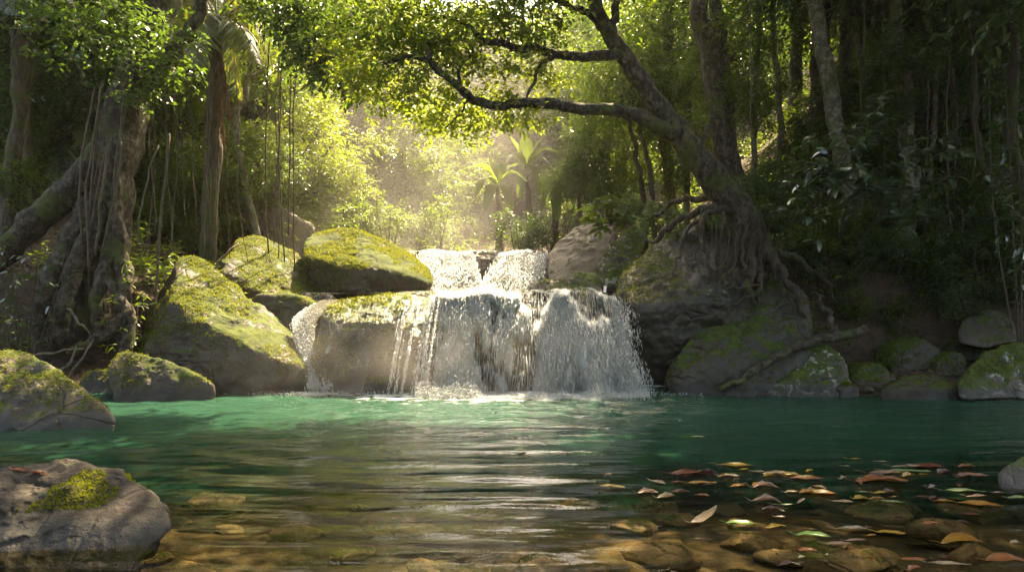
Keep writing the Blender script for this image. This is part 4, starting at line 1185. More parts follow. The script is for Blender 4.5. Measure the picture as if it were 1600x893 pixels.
banana('small banana plant at the right end of the banana clump', T(1.2, 19.5), top, [(P_(850, 265, 19.4), .1), (P_(890, 275, 19.4), .2), (P_(895, 320, 19.2), .3), (P_(845, 330, 19.2), .3), (P_(870, 345, 19), .3)], .36)

# ------------------------------------------------------------------ single trees, described one by one
def up(x, y, h, lean=(0, 0), n=4):
    b = T(x, y)
    return [b + np.array((lean[0] * t + .05 * h * math.sin(3 * t + x) * t, lean[1] * t, h * t)) for t in np.linspace(0, 1, n)]

tree('pale blotched straight trunk in the upper right, the larger of two', [T(6.4, 12.6), P_(1308, 210, 12.4), P_(1290, 110, 12.3), P_(1272, 0, 12.2), P_(1262, -100, 12.2), P_(1255, -250, 12.2)], [.17, .15, .14, .13, .12, .1], 'bark_pale',
     [('tall', P_(1250, -150, 12.5), 1.1), ('tall', P_(1330, -60, 13), .8)], n=50)
tree('pale trunk wrapped in thin vines behind the big leaved shrub at right', [T(6.6, 11.6), P_(1425, 290, 11.7), P_(1412, 150, 11.8), P_(1402, 60, 11.8), P_(1395, -40, 11.9), P_(1390, -200, 12)], [.16, .13, .12, .11, .10, .08], 'bark_pale',
     [('tall', P_(1400, -110, 12), 1.1), ('bush', P_(1420, 90, 11.6), .9), ('bush', P_(1390, 170, 11.7), .6), ('tall', P_(1500, -60, 12.4), .9)], n=50)
tree('twin trunked fig with curtain roots right of the leaning tree', [T(4.3, 12.6), P_(1145, 300, 12.7), P_(1125, 200, 12.7), P_(1108, 90, 12.7), P_(1092, 0, 12.7), P_(1080, -200, 12.8)], [.30, .22, .19, .18, .17, .12], 'bark_moss',
     [('tall', P_(1240, -190, 14), 1.0), ('mid', P_(1160, 80, 13.2), .7), ('mid', P_(1150, 170, 12.9), .5)], n=50, flute=.15)
tree('slender second stem close behind the twin trunked fig', [T(4.5, 13.0), P_(1140, 220, 13.1), P_(1128, 80, 13.1), P_(1115, -20, 13.1), P_(1100, -220, 13.1)], [.17, .14, .13, .12, .08], 'bark', [('tall', P_(1200, -140, 14), 1.0)], n=40)
tree('thin vine stems leaning left at the middle right, the left one', [T(2.9, 15), P_(1003, 300, 15), P_(990, 220, 15), P_(978, 170, 15)], [.07, .06, .05, .03], 'bark', [('mid', P_(960, 130, 15.5), .8)], name='sapling', cat='sapling')
tree('thin stems leaning left at the middle right, the right one', [T(3.2, 14.6), P_(1016, 290, 14.6), P_(1002, 200, 14.6), P_(985, 130, 14.8)], [.06, .055, .045, .03], 'bark', [('mid', P_(1010, 90, 15.2), .9)], name='sapling', cat='sapling')
tree('thin straight dark stem just left of the larger pale trunk', [T(6.3, 14.5), P_(1325, 200, 14.4), P_(1318, 60, 14.4), P_(1310, -80, 14.4)], [.09, .08, .07, .05], 'bark', [('tall', P_(1310, -90, 14.8), 1.0)])
tree('grey stem between the two pale trunks', [T(7.4, 14), P_(1358, 220, 13.8), P_(1345, 80, 13.8), P_(1335, -60, 13.8)], [.08, .075, .06, .05], 'bark_pale', [('tall', P_(1370, -80, 14.4), .9), ('bush', P_(1370, 120, 14.2), .9)])
for lab, px, Y, r, dx in (('slim pale stem just right of the fig trunk', 1176, 13.8, .055, 10), ('slim pale stem midway between the fig and the larger pale trunk', 1222, 14.6, .06, -12), ('thin pale stem right of the vine wrapped pale trunk', 1456, 12.6, .045, 8), ('thin pale stem left of the slim dark stem on the right slope', 1494, 13.2, .05, -6), ('slim pale stem behind the leaning trunk at its bend', 1072, 15.4, .07, 14)):
    e = P_(px, 300, Y)
    tree(lab, [T(e[0], Y), P_(px + dx * .3, 200, Y), P_(px + dx, 60, Y), P_(px + dx * 1.6, -90, Y)], [r * 1.1, r, r * .9, r * .7], 'bark_pale', [('tall', P_(px, -140, Y + .4), .8)], name='tree')
tree('slim dark stem high on the right slope', [T(9.2, 12.2), P_(1535, 260, 11.6), P_(1525, 120, 11.6), P_(1518, -60, 11.6)], [.06, .05, .05, .04], 'bark', [('tall', P_(1530, -40, 12), 1.0), ('tall', P_(1560, 100, 12.6), .7)])
tree('dark trunk at the far right edge of the forest', [T(9.4, 11.2), P_(1590, 260, 11.3), P_(1582, 100, 11.3), P_(1580, -80, 11.3)], [.10, .09, .08, .06], 'bark', [('tall', P_(1600, -60, 11.8), 1.1), ('tall', P_(1610, 150, 12.2), .7)])
tree('pair of thin trunks below the corner palm, the left one', [T(-9.3, 12.2), P_(30, 200, 12.1), P_(25, 60, 12), P_(22, -100, 12)], [.10, .09, .08, .06], 'bark', [('tall', P_(-20, -80, 12.6), 1.1)])
tree('pair of thin trunks below the corner palm, the right one', [T(-8.9, 12.8), P_(38, 180, 12.6), P_(50, 60, 12.6), P_(60, -100, 12.6)], [.11, .10, .09, .06], 'bark', [('tall', P_(90, -60, 13.4), 1.0), ('tall', P_(100, 90, 14), .8)])
tree('slanting pale sapling right of the palm skirt', [T(-5.0, 14.2), P_(370, 210, 14.2), P_(384, 150, 14.2), P_(395, 90, 14.2)], [.08, .07, .05, .03], 'bark_pale', [('mid', P_(410, 90, 14.6), .8)], name='sapling', cat='sapling')
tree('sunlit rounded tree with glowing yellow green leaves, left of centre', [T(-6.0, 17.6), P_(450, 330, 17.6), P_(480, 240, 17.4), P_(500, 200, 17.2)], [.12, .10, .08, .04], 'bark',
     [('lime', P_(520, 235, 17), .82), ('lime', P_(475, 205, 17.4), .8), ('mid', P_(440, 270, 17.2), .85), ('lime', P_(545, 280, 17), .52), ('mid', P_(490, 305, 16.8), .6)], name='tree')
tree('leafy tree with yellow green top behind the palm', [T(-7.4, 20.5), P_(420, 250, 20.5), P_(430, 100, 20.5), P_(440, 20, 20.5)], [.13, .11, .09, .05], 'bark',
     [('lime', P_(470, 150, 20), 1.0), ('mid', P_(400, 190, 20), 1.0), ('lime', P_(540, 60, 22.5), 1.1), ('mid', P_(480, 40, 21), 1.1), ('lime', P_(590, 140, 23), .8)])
tree('dim leafy tree between the great tree and the palm', [T(-7.0, 14.6), P_(285, 230, 14.6), P_(290, 100, 14.6), P_(300, 0, 14.6)], [.12, .10, .08, .05], 'bark', [('mid', P_(285, 200, 14.4), .7), ('mid', P_(300, 130, 14.6), .7), ('tall', P_(260, 60, 15.2), .9), ('mid', P_(250, 280, 14.2), .6), ('mid', P_(310, 290, 14.3), .55)])
tree('bushy tree low on the left slope above the bare slab', [T(-5.6, 14.8), P_(400, 290, 14.9), P_(405, 250, 14.8)], [.08, .07, .04], 'bark', [('mid', P_(370, 260, 14.8), .65), ('mid', P_(420, 240, 15), .6), ('bushmid', P_(350, 320, 14.2), .9)])
tree('hazy spreading tree left of the banana clump', [T(-3.0, 22), P_(640, 300, 22), P_(650, 200, 22), P_(655, 120, 22)], [.18, .15, .12, .06], 'bark', [('mid', P_(630, 240, 22), 1.0), ('mid', P_(675, 200, 22.5), .9), ('mid', P_(690, 290, 21), .9), ('mid', P_(640, 170, 22), .9), ('mid', P_(590, 290, 22), 1.0), ('mid', P_(720, 250, 23), .8)])
tree('tall sun washed tree in the middle of the valley', [T(-1.5, 29), P_(740, 250, 29), P_(745, 130, 29), P_(750, 60, 29)], [.2, .17, .13, .07], 'bark', [('far', P_(720, 140, 28), 1.0), ('lime', P_(690, 90, 29), 1.2), ('far', P_(770, 200, 28), .9), ('far', P_(770, 90, 30), 1.1), ('mid', P_(690, 220, 28), 1.2), ('far', P_(830, 150, 29), 1.0), ('mid', P_(830, 240, 28), 1.1)])
tree('small round topped tree with a thin pale trunk right of the bananas', [T(1.7, 17.6), P_(905, 320, 17.4), P_(902, 260, 17.4)], [.06, .05, .04], 'bark_pale', [('mid', P_(905, 245, 17.4), .62), ('mid', P_(880, 280, 17.2), .4), ('mid', P_(925, 290, 17.3), .45)])
tree('green leafy tree at the right foot of the valley', [T(2.7, 18.5), P_(950, 280, 18.4), P_(955, 180, 18.4), P_(960, 80, 18.4)], [.13, .11, .09, .05], 'bark', [('mid', P_(940, 230, 18), .8), ('mid', P_(970, 140, 18), .9), ('mid', P_(915, 140, 20.5), .8), ('mid', P_(1000, 220, 17.6), .7), ('far', P_(905, 50, 22), .8)])
tree('tall tree behind the leaning trunk', [T(4.0, 17), P_(1040, 200, 17), P_(1045, 50, 17), P_(1050, -100, 17)], [.16, .14, .12, .08], 'bark', [('tall', P_(1040, 60, 16.6), 1.0), ('mid', P_(1060, 150, 16.2), .9), ('tall', P_(990, 20, 17), .9), ('tall', P_(1090, -60, 17), 1.0), ('mid', P_(1080, 230, 15.6), .7)])
for (lab, x, y, h, r, ks) in (
    ('tall dark tree on the right slope behind the pale trunks', 8.0, 16.5, 9, .17, [('tall', (0, 0, 8.5), 1.1), ('tall', (-1.5, -.5, 6), .8), ('tall', (1.5, -1, 5), .9), ('tall', (0, -1, 3), .8)]),
    ('high canopy tree standing over the right bank', 6.8, 15.2, 10, .2, [('tall', (0, 0, 9.5), 1.6), ('tall', (1.6, 0, 7.5), 1.2), ('tall', (-1.2, .5, 7.0), 1.0), ('tall', (.5, -.6, 3.4), .8)]),
    ('broad dark tree at the top of the right slope', 11.2, 14.8, 8, .2, [('tall', (0, 0, 7), 1.5), ('tall', (-1.8, -1, 4.6), 1.1), ('tall', (.4, -1.5, 3), 1.0)]),
    ('shady tree behind the fig on the right slope', 7.6, 18.6, 11, .18, [('tall', (0, 0, 10), 1.1), ('tall', (1.2, -.8, 5), 1.0), ('tall', (-.3, -1, 3), .9)]),
    ('far dark tree at the right horizon of the forest', 13.5, 18, 9, .2, [('tall', (0, 0, 7), 1.7), ('tall', (-2, -1, 4), 1.3), ('tall', (1, -1, 3), 1.2)]),
    ('overhanging tree at the right edge above the shore', 9.6, 9.2, 9, .2, [('tall', (0, 0, 8), 1.5), ('tall', (-1.2, -1, 6), 1.1), ('tall', (.4, -.5, 4.2), .9)]),
    ('dark tree behind the great tree at the left edge', -11.2, 13.6, 8, .18, [('tall', (0, 0, 6.5), 1.4), ('tall', (1.2, -.6, 4.5), 1.0), ('tall', (-1, -1, 3.0), 1.0), ('tall', (1.5, -.4, 2.2), .8)]),
    ('tall tree above the great tree on the left slope', -8.4, 16.6, 10, .2, [('tall', (0, 0, 8.5), 1.5), ('tall', (1.4, -.5, 6), 1.2), ('mid', (0, -.8, 4), 1.1), ('mid', (1.4, -1, 2.6), .9), ('tall', (-1.4, -.8, 5), 1.1)]),
    ('leafy tree at the upper left of the valley', -7.2, 19.5, 9, .18, [('tall', (0, 0, 7.5), 1.5), ('mid', (1.4, -.5, 5.6), 1.3), ('mid', (-.8, -.5, 4), 1.3), ('mid', (.9, -.8, 2.4), 1.1)]),
    ('pale green tree rising behind the sunlit rounded tree', -5.6, 24.5, 9, .17, [('far', (0, 0, 7.5), 1.2), ('lime', (1.2, -.5, 6), 1.4), ('mid', (-.6, -.5, 4), 1.3), ('mid', (.8, -.8, 2.2), 1.1)]),
    ('unseen canopy tree added over the near left shore for shade', -8.6, 5.2, 12, .25, [('tall', (0, 0, 11), 1.6), ('tall', (3.2, .8, 10.2), 1.5), ('tall', (6.2, 2.2, 10.6), 1.4), ('tall', (2, 3.5, 9.2), 1.2), ('tall', (5.2, -1.5, 10.6), 1.4), ('tall', (8.0, 4.4, 10.4), 1.4), ('tall', (6.6, 4.6, 9.6), 1.2), ('tall', (7.2, 2.0, 11), 1.3)]),  # crowns above the frame, added to shade the near water and boulder
    ('unseen canopy tree added over the near right shore for shade', 9.4, 5.0, 12, .25, [('tall', (0, 0, 11), 1.6), ('tall', (-3.2, 1.0, 10.4), 1.5), ('tall', (-6.2, 1.4, 11), 1.4), ('tall', (-4.2, 4.2, 10), 1.4), ('tall', (-1, 3.6, 9), 1.3), ('tall', (-7.4, 4.2, 11.6), 1.2)]),  # out of view; reaches over the pool to keep sun off it
    ('broad tree added behind the viewer to block sky light, left of the middle', -3.4, -5.0, 8, .22, [('tall', (0, 0, 7), 1.7), ('tall', (-2.4, .4, 4.5), 1.5), ('tall', (2.2, .2, 5), 1.5), ('tall', (.5, 0, 2.4), 1.4)]),  # added behind the camera to darken the rock faces turned towards it
    ('broad tree added behind the viewer to block sky light, right of the middle', 3.4, -5.4, 8, .22, [('tall', (0, 0, 7), 1.7), ('tall', (-2.2, .4, 4.5), 1.5), ('tall', (2.4, .2, 4.6), 1.5), ('tall', (.3, .3, 2.4), 1.4)]),  # second unseen screen against sky light from behind
    ('leafy tree added outside the view on the near left shore to block sky light', -8.4, -1.2, 9, .22, [('tall', (0, 0, 8), 1.7), ('tall', (1.2, 1.6, 5), 1.5), ('tall', (.4, -1.8, 4.4), 1.5), ('tall', (.6, 1, 2.4), 1.3)]),  # added beside the camera, out of view, to cut the sky fill
    ('leafy tree added outside the view on the near right shore to block sky light', 9.6, -.6, 9, .22, [('tall', (0, 0, 8), 1.7), ('tall', (-1.2, 1.6, 5), 1.5), ('tall', (-.4, -1.8, 4.4), 1.5), ('tall', (-.6, .6, 2.4), 1.3)]),  # its unseen counterpart on the right, also there to cut sky fill
    ('unseen canopy tree added high above the right bank boulders for shade', 9.8, 10.6, 13, .24, [('tall', (0, 0, 12), 1.6), ('tall', (-3, .6, 11), 1.5), ('tall', (-5.4, 1.4, 11.6), 1.3), ('tall', (-2, 3, 10), 1.4)]),  # overhead crowns out of view, added as part of the shading canopy
):
    b = T(x, y)
    tree(lab, up(x, y, h, (rngt.uniform(-.5, .5), 0)), [r, r * .85, r * .7, r * .4], 'bark', [(k, b + np.array(p), s) for k, p, s in ks], n=36)

# ------------------------------------------------------------------ bushes and understorey plants
def seat(px, py, Y, h):
    """slide a plant along its line of sight until the ground is no more than h below it"""
    best = None
    for y in np.linspace(Y * .9, Y * 1.7, 70):
        q = P_(px, py, y)
        d = q[2] - gz(q[0], q[1])
        if d <= h: return q
        if best is None or d < best[0]: best = (d, q)
    return best[1]

def bush(label, p, kind='bush', s=1.0, n=3, group=None):
    p = np.asarray(p, float)
    b = np.array((p[0], p[1], min(gz(p[0], p[1]), p[2] - .3)))
    o = empty('bush', tuple(b), label, 'bush', group)
    mb = MB()
    for k in range(n):
        e = p - b + rngt.normal(0, .25 * s, 3) * (1, 1, .3)
        tube(mb, [b + rngt.normal(0, .06, 3) * (1, 1, 0) - (0, 0, .1), b + e * .5 + rngt.normal(0, .06, 3), b + e + (0, 0, .3 * s)], [.022, .017, .006], 12, 5, .1, k)
    mb.build('stem', M['bark'], o)
    part('foliage', crown(kind, int(rngt.integers(0, 4))), o, tuple(p - b), (0, 0, rngt.uniform(0, 6.3)), s)
    return o
for lab, px, py, Y, kind, s in (
    ('sunlit fine leaved bush at the left edge beside the buttress', 40, 225, 10.9, 'bushmid', .75), ('dark bush in the shade at the left edge', 20, 170, 11.6, 'bush', .8),
    ('bush with lit leaves behind the curtain of vines on the left', 300, 330, 12.2, 'bushmid', .75), ('spreading bush hanging over the wedge boulder', 350, 345, 13.2, 'bushmid', .6),
    ('leafy bush at the foot of the great tree, right side', 245, 330, 11.8, 'bushmid', .6), ('bush above the bare brown slab', 430, 300, 16, 'bushmid', .8),
    ('hazy bush on the far bank left of the upper fall', 600, 350, 18, 'bushmid', 1.0), ('hazy bush just above the upper fall', 690, 350, 18.5, 'bushmid', .9), ('low hazy bush behind the humped boulder', 540, 340, 17, 'bushmid', 1.0),
    ('dark bush under the banana leaves', 815, 360, 18, 'bush', .9), ('bush right of the upper fall above the brown boulder', 880, 335, 17, 'bushmid', .8), ('bush behind the leaning mossy boulder', 965, 320, 15.4, 'bush', .75), ('light green bush beside the thin leaning stems', 940, 280, 16.4, 'bushmid', .8),
    ('bush filling the gap behind the arching trunk', 1050, 280, 14, 'bush', .8), ('bush behind the root mass of the leaning tree', 1180, 290, 13.4, 'bush', .8), ('bush below the larger pale trunk', 1260, 240, 12.8, 'bush', .6),
    ('dense dark bush with lit leaves right of the big leaved shrub', 1470, 330, 10.6, 'bush', .72), ('dense dark bush over the blocky brown boulder', 1530, 400, 10.8, 'bush', .72), ('dark leafy bush at the right edge of the bank', 1590, 340, 10.4, 'bush', .8),
    ('dark bush on the bank under the big leaved shrub', 1400, 400, 10.6, 'bush', .6), ('fern like low bush hanging over the dark bank rock', 1400, 500, 10.2, 'bushmid', .45), ('low dark bush by the shore under the vines', 1460, 460, 10.5, 'bush', .5),
    ('high bush with a few lit leaves at the upper right', 1500, 160, 13, 'bush', 1.0), ('dark bush at the upper right corner', 1580, 200, 12, 'bush', .9), ('bush on the slope between the pale trunks', 1350, 250, 13, 'bush', .8), ('bush with sun flecks high between the trunks', 1200, 120, 14.5, 'bush', 1.0),
    ('bush behind the slim dark stem on the right slope', 1490, 250, 12.4, 'bush', .7),
    ('low leafy bush behind the fallen log', 1300, 420, 11.2, 'bush', .55), ('dark low bush between the roots and the big leaved shrub', 1240, 390, 11.4, 'bush', .5), ('bush at the back of the right shore under the dark bush', 1500, 440, 11.0, 'bush', .6), ('leafy bush at the right edge just above the lichen boulder', 1590, 440, 10.9, 'bush', .6),
    ('bush high on the slope above the root strings', 1300, 160, 14, 'bush', 1.0), ('bush on the slope left of the slim dark stem', 1440, 130, 13.6, 'bush', 1.0), ('broad bush in the deep shade at the upper right edge', 1560, 290, 12, 'bush', .9), ('bush in the shade behind the dark bushes at right', 1440, 390, 11.6, 'bush', .7),
    ('bush with small lit leaves behind the great tree buttress', 30, 300, 11.4, 'bushmid', .7), ('shady bush under the slanting sapling', 370, 300, 13.6, 'bushmid', .7), ('bush in the shade left of the palm trunk', 270, 260, 12.8, 'bush', .8), ('small bush at the top of the pyramid boulder', 300, 375, 12.0, 'bushmid', .4)):
    q = seat(px, py, Y, 1.0 * s)
    bush(lab, q, kind, s * min(1.5, q[1] / Y))

for lab, x, y, s, kd in (('leafy bush on the earth bank just above the fallen log', 4.75, 10.9, .5, 'bushmid'), ('leafy bush on the earth bank right of the stump root', 5.35, 10.75, .45, 'bushmid'), ('dark bush on the earth bank behind the bank rock', 5.95, 11.0, .55, 'bush'),
                         ('dark bush under the long root of the leaning tree', 4.5, 11.5, .5, 'bush'), ('leafy bush below the big leaved shrub, half way up the earth bank', 5.5, 11.6, .6, 'bushmid'), ('dark bush on the bank left of the blocky brown boulder', 6.6, 11.0, .5, 'bushmid'), ('small bush between the moss rocks of the right shore', 5.6, 10.15, .3, 'bushmid')):
    bush(lab, (x, y, gz(x, y) + .5 * s), kd, s)
for lab, q, s in (('small fern like bush on top of the overhang rock among the roots', P_(1075, 352, 11.3), .42), ('second small bush on the overhang rock close to the leaning trunk', P_(1128, 350, 11.2), .45), ('bush behind the overhang rock beside its long left root', P_(1040, 340, 12.0), .45)):
    bush(lab, q, 'bush', s)

# the shrub with big waxy leaves on the right bank
sh = empty('shrub', tuple(T(5.2, 10.4)), 'shrub with big waxy oval leaves reaching out from the right bank', 'shrub')
b = np.array(sh.location)
ms, ml = MB(), MB()
r_ = np.random.default_rng(18)
for px, py, Y in ((1245, 275, 9.6), (1290, 255, 9.7), (1330, 225, 9.8), (1370, 205, 9.9), (1420, 235, 9.7), (1460, 230, 9.8), (1300, 300, 9.5), (1350, 280, 9.5), (1400, 285, 9.5), (1450, 290, 9.6), (1250, 320, 9.6), (1330, 325, 9.5), (1280, 350, 9.7), (1360, 180, 9.9), (1440, 330, 9.5), (1390, 320, 9.4), (1310, 265, 9.4)):
    e = P_(px, py, Y)
    yy = next((v for v in np.linspace(e[1] + .5, e[1] + 4, 40) if gz(e[0] + .3, v) > e[2] - .8), e[1] + 4)
    q = np.array((e[0] + r_.uniform(0, .6), yy, 0)); q[2] = gz(q[0], q[1]) - .05
    tube(ms, [q, q + (e - q) * .5 + (r_.normal(0, .08), .05, .12), e], [.013, .010, .004], 16, 5, .1, 2)
    n_ = 7
    O = e + r_.normal(0, .13, (n_, 3))
    sprays(ml, r_, O, nrm(e - b)[None] * .6 + r_.normal(0, .6, (n_, 3)) * (1, 1, .3), 7, .19, .085, .26, .35, big=True)
ms.build('stem', M['bark'], sh); ml.build('foliage', M['leaf_glossy'], sh)
# slender leafy saplings by the right edge and one on the left under the vines
def leafy_stem(label, base, tops, L=.13, W=.05, m='leaf_glossy', per=7, sp=.12):
    o = empty('shrub', tuple(base), label, 'shrub')
    ms, ml = MB(), MB()
    for tp in tops:
        tp = np.asarray(tp, float)
        C = tube(ms, [base, (base + tp) / 2 + rngt.normal(0, .06, 3), tp], [.014, .010, .004], 14, 5, .1, 2)
        O = C[5:] + rngt.normal(0, .03, C[5:].shape)
        sprays(ml, rngt, O, rngt.normal(0, 1, O.shape) * (1, 1, .35) + (0, 0, .2), per, L, W, sp * 1.6, .3, big=True)
    ms.build('stem', M['vine'], o); ml.build('foliage', M[m], o)
leafy_stem('young plant with narrow lit leaves among the roots left of the pyramid boulder', T(-5.75, 10.3), [P_(195, 405, 10), P_(170, 480, 9.7), P_(215, 480, 9.8)], .12, .04, 'leaf_mid')
leafy_stem('thin dark shrub in front of the buttress roots at the left edge', T(-7.0, 9.8), [P_(60, 400, 9.4), P_(20, 430, 9.2), P_(100, 415, 9.4), P_(0, 380, 9.3)], .11, .04)
leafy_stem('thin stemmed shrub with pale leaves at the upper right edge', T(7.6, 10.2), [P_(1570, 100, 9.6), P_(1590, 190, 9.4), P_(1545, 50, 9.8), P_(1600, 260, 9.4)], .18, .06)
leafy_stem('small seedling with round leaves on the sloping dark slab', P_(1130, 478, 10.0), [P_(1118, 455, 9.9), P_(1140, 452, 9.9), P_(1125, 465, 9.8)], .07, .05, per=4)
leafy_stem('young shrub with long leaves above the narrow leaning boulder', P_(955, 352, 14.0), [P_(930, 322, 13.8), P_(950, 310, 14), P_(975, 322, 13.8), P_(925, 340, 13.6)], .22, .09, 'leaf_mid', 5)

# ------------------------------------------------------------------ hanging vines
def vines(label, group, xs, y0, y1, Y, r=(.006, .014), sway=10):
    for k, px in enumerate(xs):
        d = rngt.uniform(-.4, .4)
        a, b = P_(px + rngt.uniform(-sway, sway), y0 + rngt.uniform(-30, 10), Y + d), P_(px + rngt.uniform(-sway, sway) * .4, y1 + rngt.uniform(-40, 40), Y + d)
        mb = MB(); tube(mb, [a, (a + b) / 2 + rngt.normal(0, .05, 3), b], rngt.uniform(*r), 18, 5, .15, k, wob=.05)
        tag(mb.build('hanging_vine', M['vine'], base=tuple(a)), label, 'vine', group)
vines('thin dark vine hanging in front of the sunlit rounded tree', 'vines hanging before the sunlit tree', (418, 428, 436, 445, 452, 460), -40, 400, 12.6, (.008, .015), 8)
vines('brown stringy vine dangling beside the great tree', 'stringy vines right of the great tree', (225, 238, 250, 262, 272, 285, 300, 318, 332, 345, 360, 378), 120, 390, 11.6, (.005, .012), 14)
vines('thin vine hanging down between the pale trunks', 'thin vines among the right trunks', (1180, 1215, 1340, 1385, 1440, 1480, 1515, 1560), -20, 330, 11.2, (.005, .011), 12)
vines('short root string hanging from the right bank overhang', 'root strings under the right bank', (1250, 1285, 1318, 1365, 1500, 1545), 320, 430, 10.9, (.005, .011), 10)
for lab, pts, rad in (
    ('thick mossy fallen log sloping into the pool on the right', [(1128, 606, 9.25), (1160, 592, 9.3), (1200, 565, 9.35), (1250, 540, 9.5), (1300, 525, 9.7), (1352, 517, 9.9)], [.03, .05, .055, .06, .065, .07]),
    ('short mossy stump root standing beside the fallen log', [(1302, 526, 9.9), (1296, 500, 10.0), (1284, 478, 10.1), (1278, 462, 10.2)], [.07, .06, .05, .03]),
    ('thin bare branch leaning over the sloping slab', [(1262, 545, 9.5), (1245, 500, 9.7), (1225, 450, 9.9), (1205, 415, 10.1)], [.012, .014, .015, .012]),
):
    mb = MB(); C = tube(mb, [P_(*p) for p in pts], rad, 36, 9, .16, 5, wob=.05)
    tag(mb.build('log' if 'log' in lab else 'branch', M['bark_moss'], base=tuple(C[0])), lab, 'log' if 'log' in lab else 'branch')
for lab, pts in (('dead stick slanting over litter below the great tree', [(105, 480, 9.7), (120, 500, 9.6), (140, 522, 9.5)]), ('long dead stick lying above the peaked mossy boulder', [(40, 560, 9.2), (75, 552, 9.3), (130, 545, 9.4)]),
                 ('forked dead stick propped near the low flat boulder', [(105, 590, 9.3), (128, 560, 9.4), (145, 530, 9.6)]), ('pale dead stick near the pool at the left', [(85, 588, 9.2), (110, 566, 9.3), (118, 540, 9.4)]),
                 ('twiggy dead branch on top of the pyramid boulder', [(335, 418, 10.7), (350, 400, 10.8), (372, 380, 11.0)])):
    mb = MB(); C = tube(mb, [P_(*p) for p in pts], [.022, .018, .010], 16, 6, .2, 4, wob=.04)
    tag(mb.build('stick', M['stick'], base=tuple(C[0])), lab, 'stick')

# ------------------------------------------------------------------ ground cover, litter and the far wood
def scatter(n, x0, x1, y0, y1, rng, zmin=0.1):
    x, y = rng.uniform(x0, x1, n), rng.uniform(y0, y1, n)
    z = ground_z(x, y)
    k = z > zmin
    return np.stack([x[k], y[k], z[k]], -1)
r_ = np.random.default_rng(60)
mb = MB()
for a in ((9000, -12, -3.5, 8.5, 17), (9000, 2.4, 13, 8.8, 17)):
    P = scatter(*a, r_)
    D = r_.normal(0, 1, P.shape) * (1, 1, .25); s = r_.uniform(.05, .14, len(P))
    leaf4(mb, P + (0, 0, .015), D, r_.normal(0, .45, P.shape) + (0, 0, 1), s, s * .45, r_.uniform(.02, .2), .05)
tag(mb.build('leaf_litter', M['litter']), 'dry brown fallen leaves carpeting the forest floor', kind='stuff')
mb = MB()
for a in ((500, -13, -4.6, 10.2, 18), (900, 2.9, 13, 9.9, 18), (700, -12, 12, 16.5, 30)):
    P = scatter(*a, r_, 1.2 if a[0] == 700 else .45)
    P = P[(fbm(P * .5, 3, 9) > -.25) | ((P[:, 0] > 3) & (P[:, 1] < 14))]
    for q in range(3):
        O = P + r_.normal(0, .12, P.shape) * (1, 1, 0) + (0, 0, .08)
        sprays(mb, r_, O, r_.normal(0, .6, P.shape) * (1, 1, 0) + (0, 0, .8), 10, .12, .05, .55, .35)
tag(mb.build('undergrowth', M['leaf_mid']), 'low leafy seedlings and ground cover on both banks', kind='stuff')

mb, mt = MB(), MB()
r_ = np.random.default_rng(61)
cv = [crown_geo(320 + i, (2.6, 2.4, 2.2), 230, 11, .20, .10, .6, 10) for i in range(4)]
cvV = [np.concatenate(c.V) for c in cv]; cvT = [np.concatenate(c.T) for c in cv]
for k in range(104):
    if k < 50:
        y = r_.uniform(25, 42); x = r_.uniform(-.8, .8) * y
        if abs(x) < .3 * y: y = 28 + (y - 25) * .75
    elif k < 80: y = r_.uniform(19, 28); x = -r_.uniform(.36, .95) * y
    else: y = r_.uniform(18, 28); x = r_.uniform(.52, .95) * y
    base = gz(x, y)
    h = r_.uniform(5, 9) if k < 80 or x > .55 * y else r_.uniform(3, 5.5)
    if abs(x) < .35 * y: h = min(h, CAM_H + .37 * y - base)
    tube(mt, [(x, y, base - .3), (x + r_.normal(0, .3), y, base + h * .5), (x + r_.normal(0, .5), y, base + h)], [.2, .16, .08], 12, 7, .1, k)
    for j in range(5):
        s = r_.uniform(.7, 1.25)
        a = r_.uniform(0, 6.28); ca, sa = math.cos(a), math.sin(a)
        v = cvV[(k + j) % 4] @ np.array([[ca, sa, 0], [-sa, ca, 0], [0, 0, 1]]) * s
        zz = base + h * (j + .5) / 5 + r_.normal(0, .3)
        mb.add(v + (x + r_.normal(0, 1.0), y + r_.normal(0, .8) - .4, zz), cvT[(k + j) % 4])
fo = mb.build('forest', M['far']); tag(fo, 'hazy mass of forest closing the valley behind the falls', kind='stuff')
tag(mt.build('forest_trunks', M['bark']), 'trunks of the far forest seen through its leaves', kind='stuff')

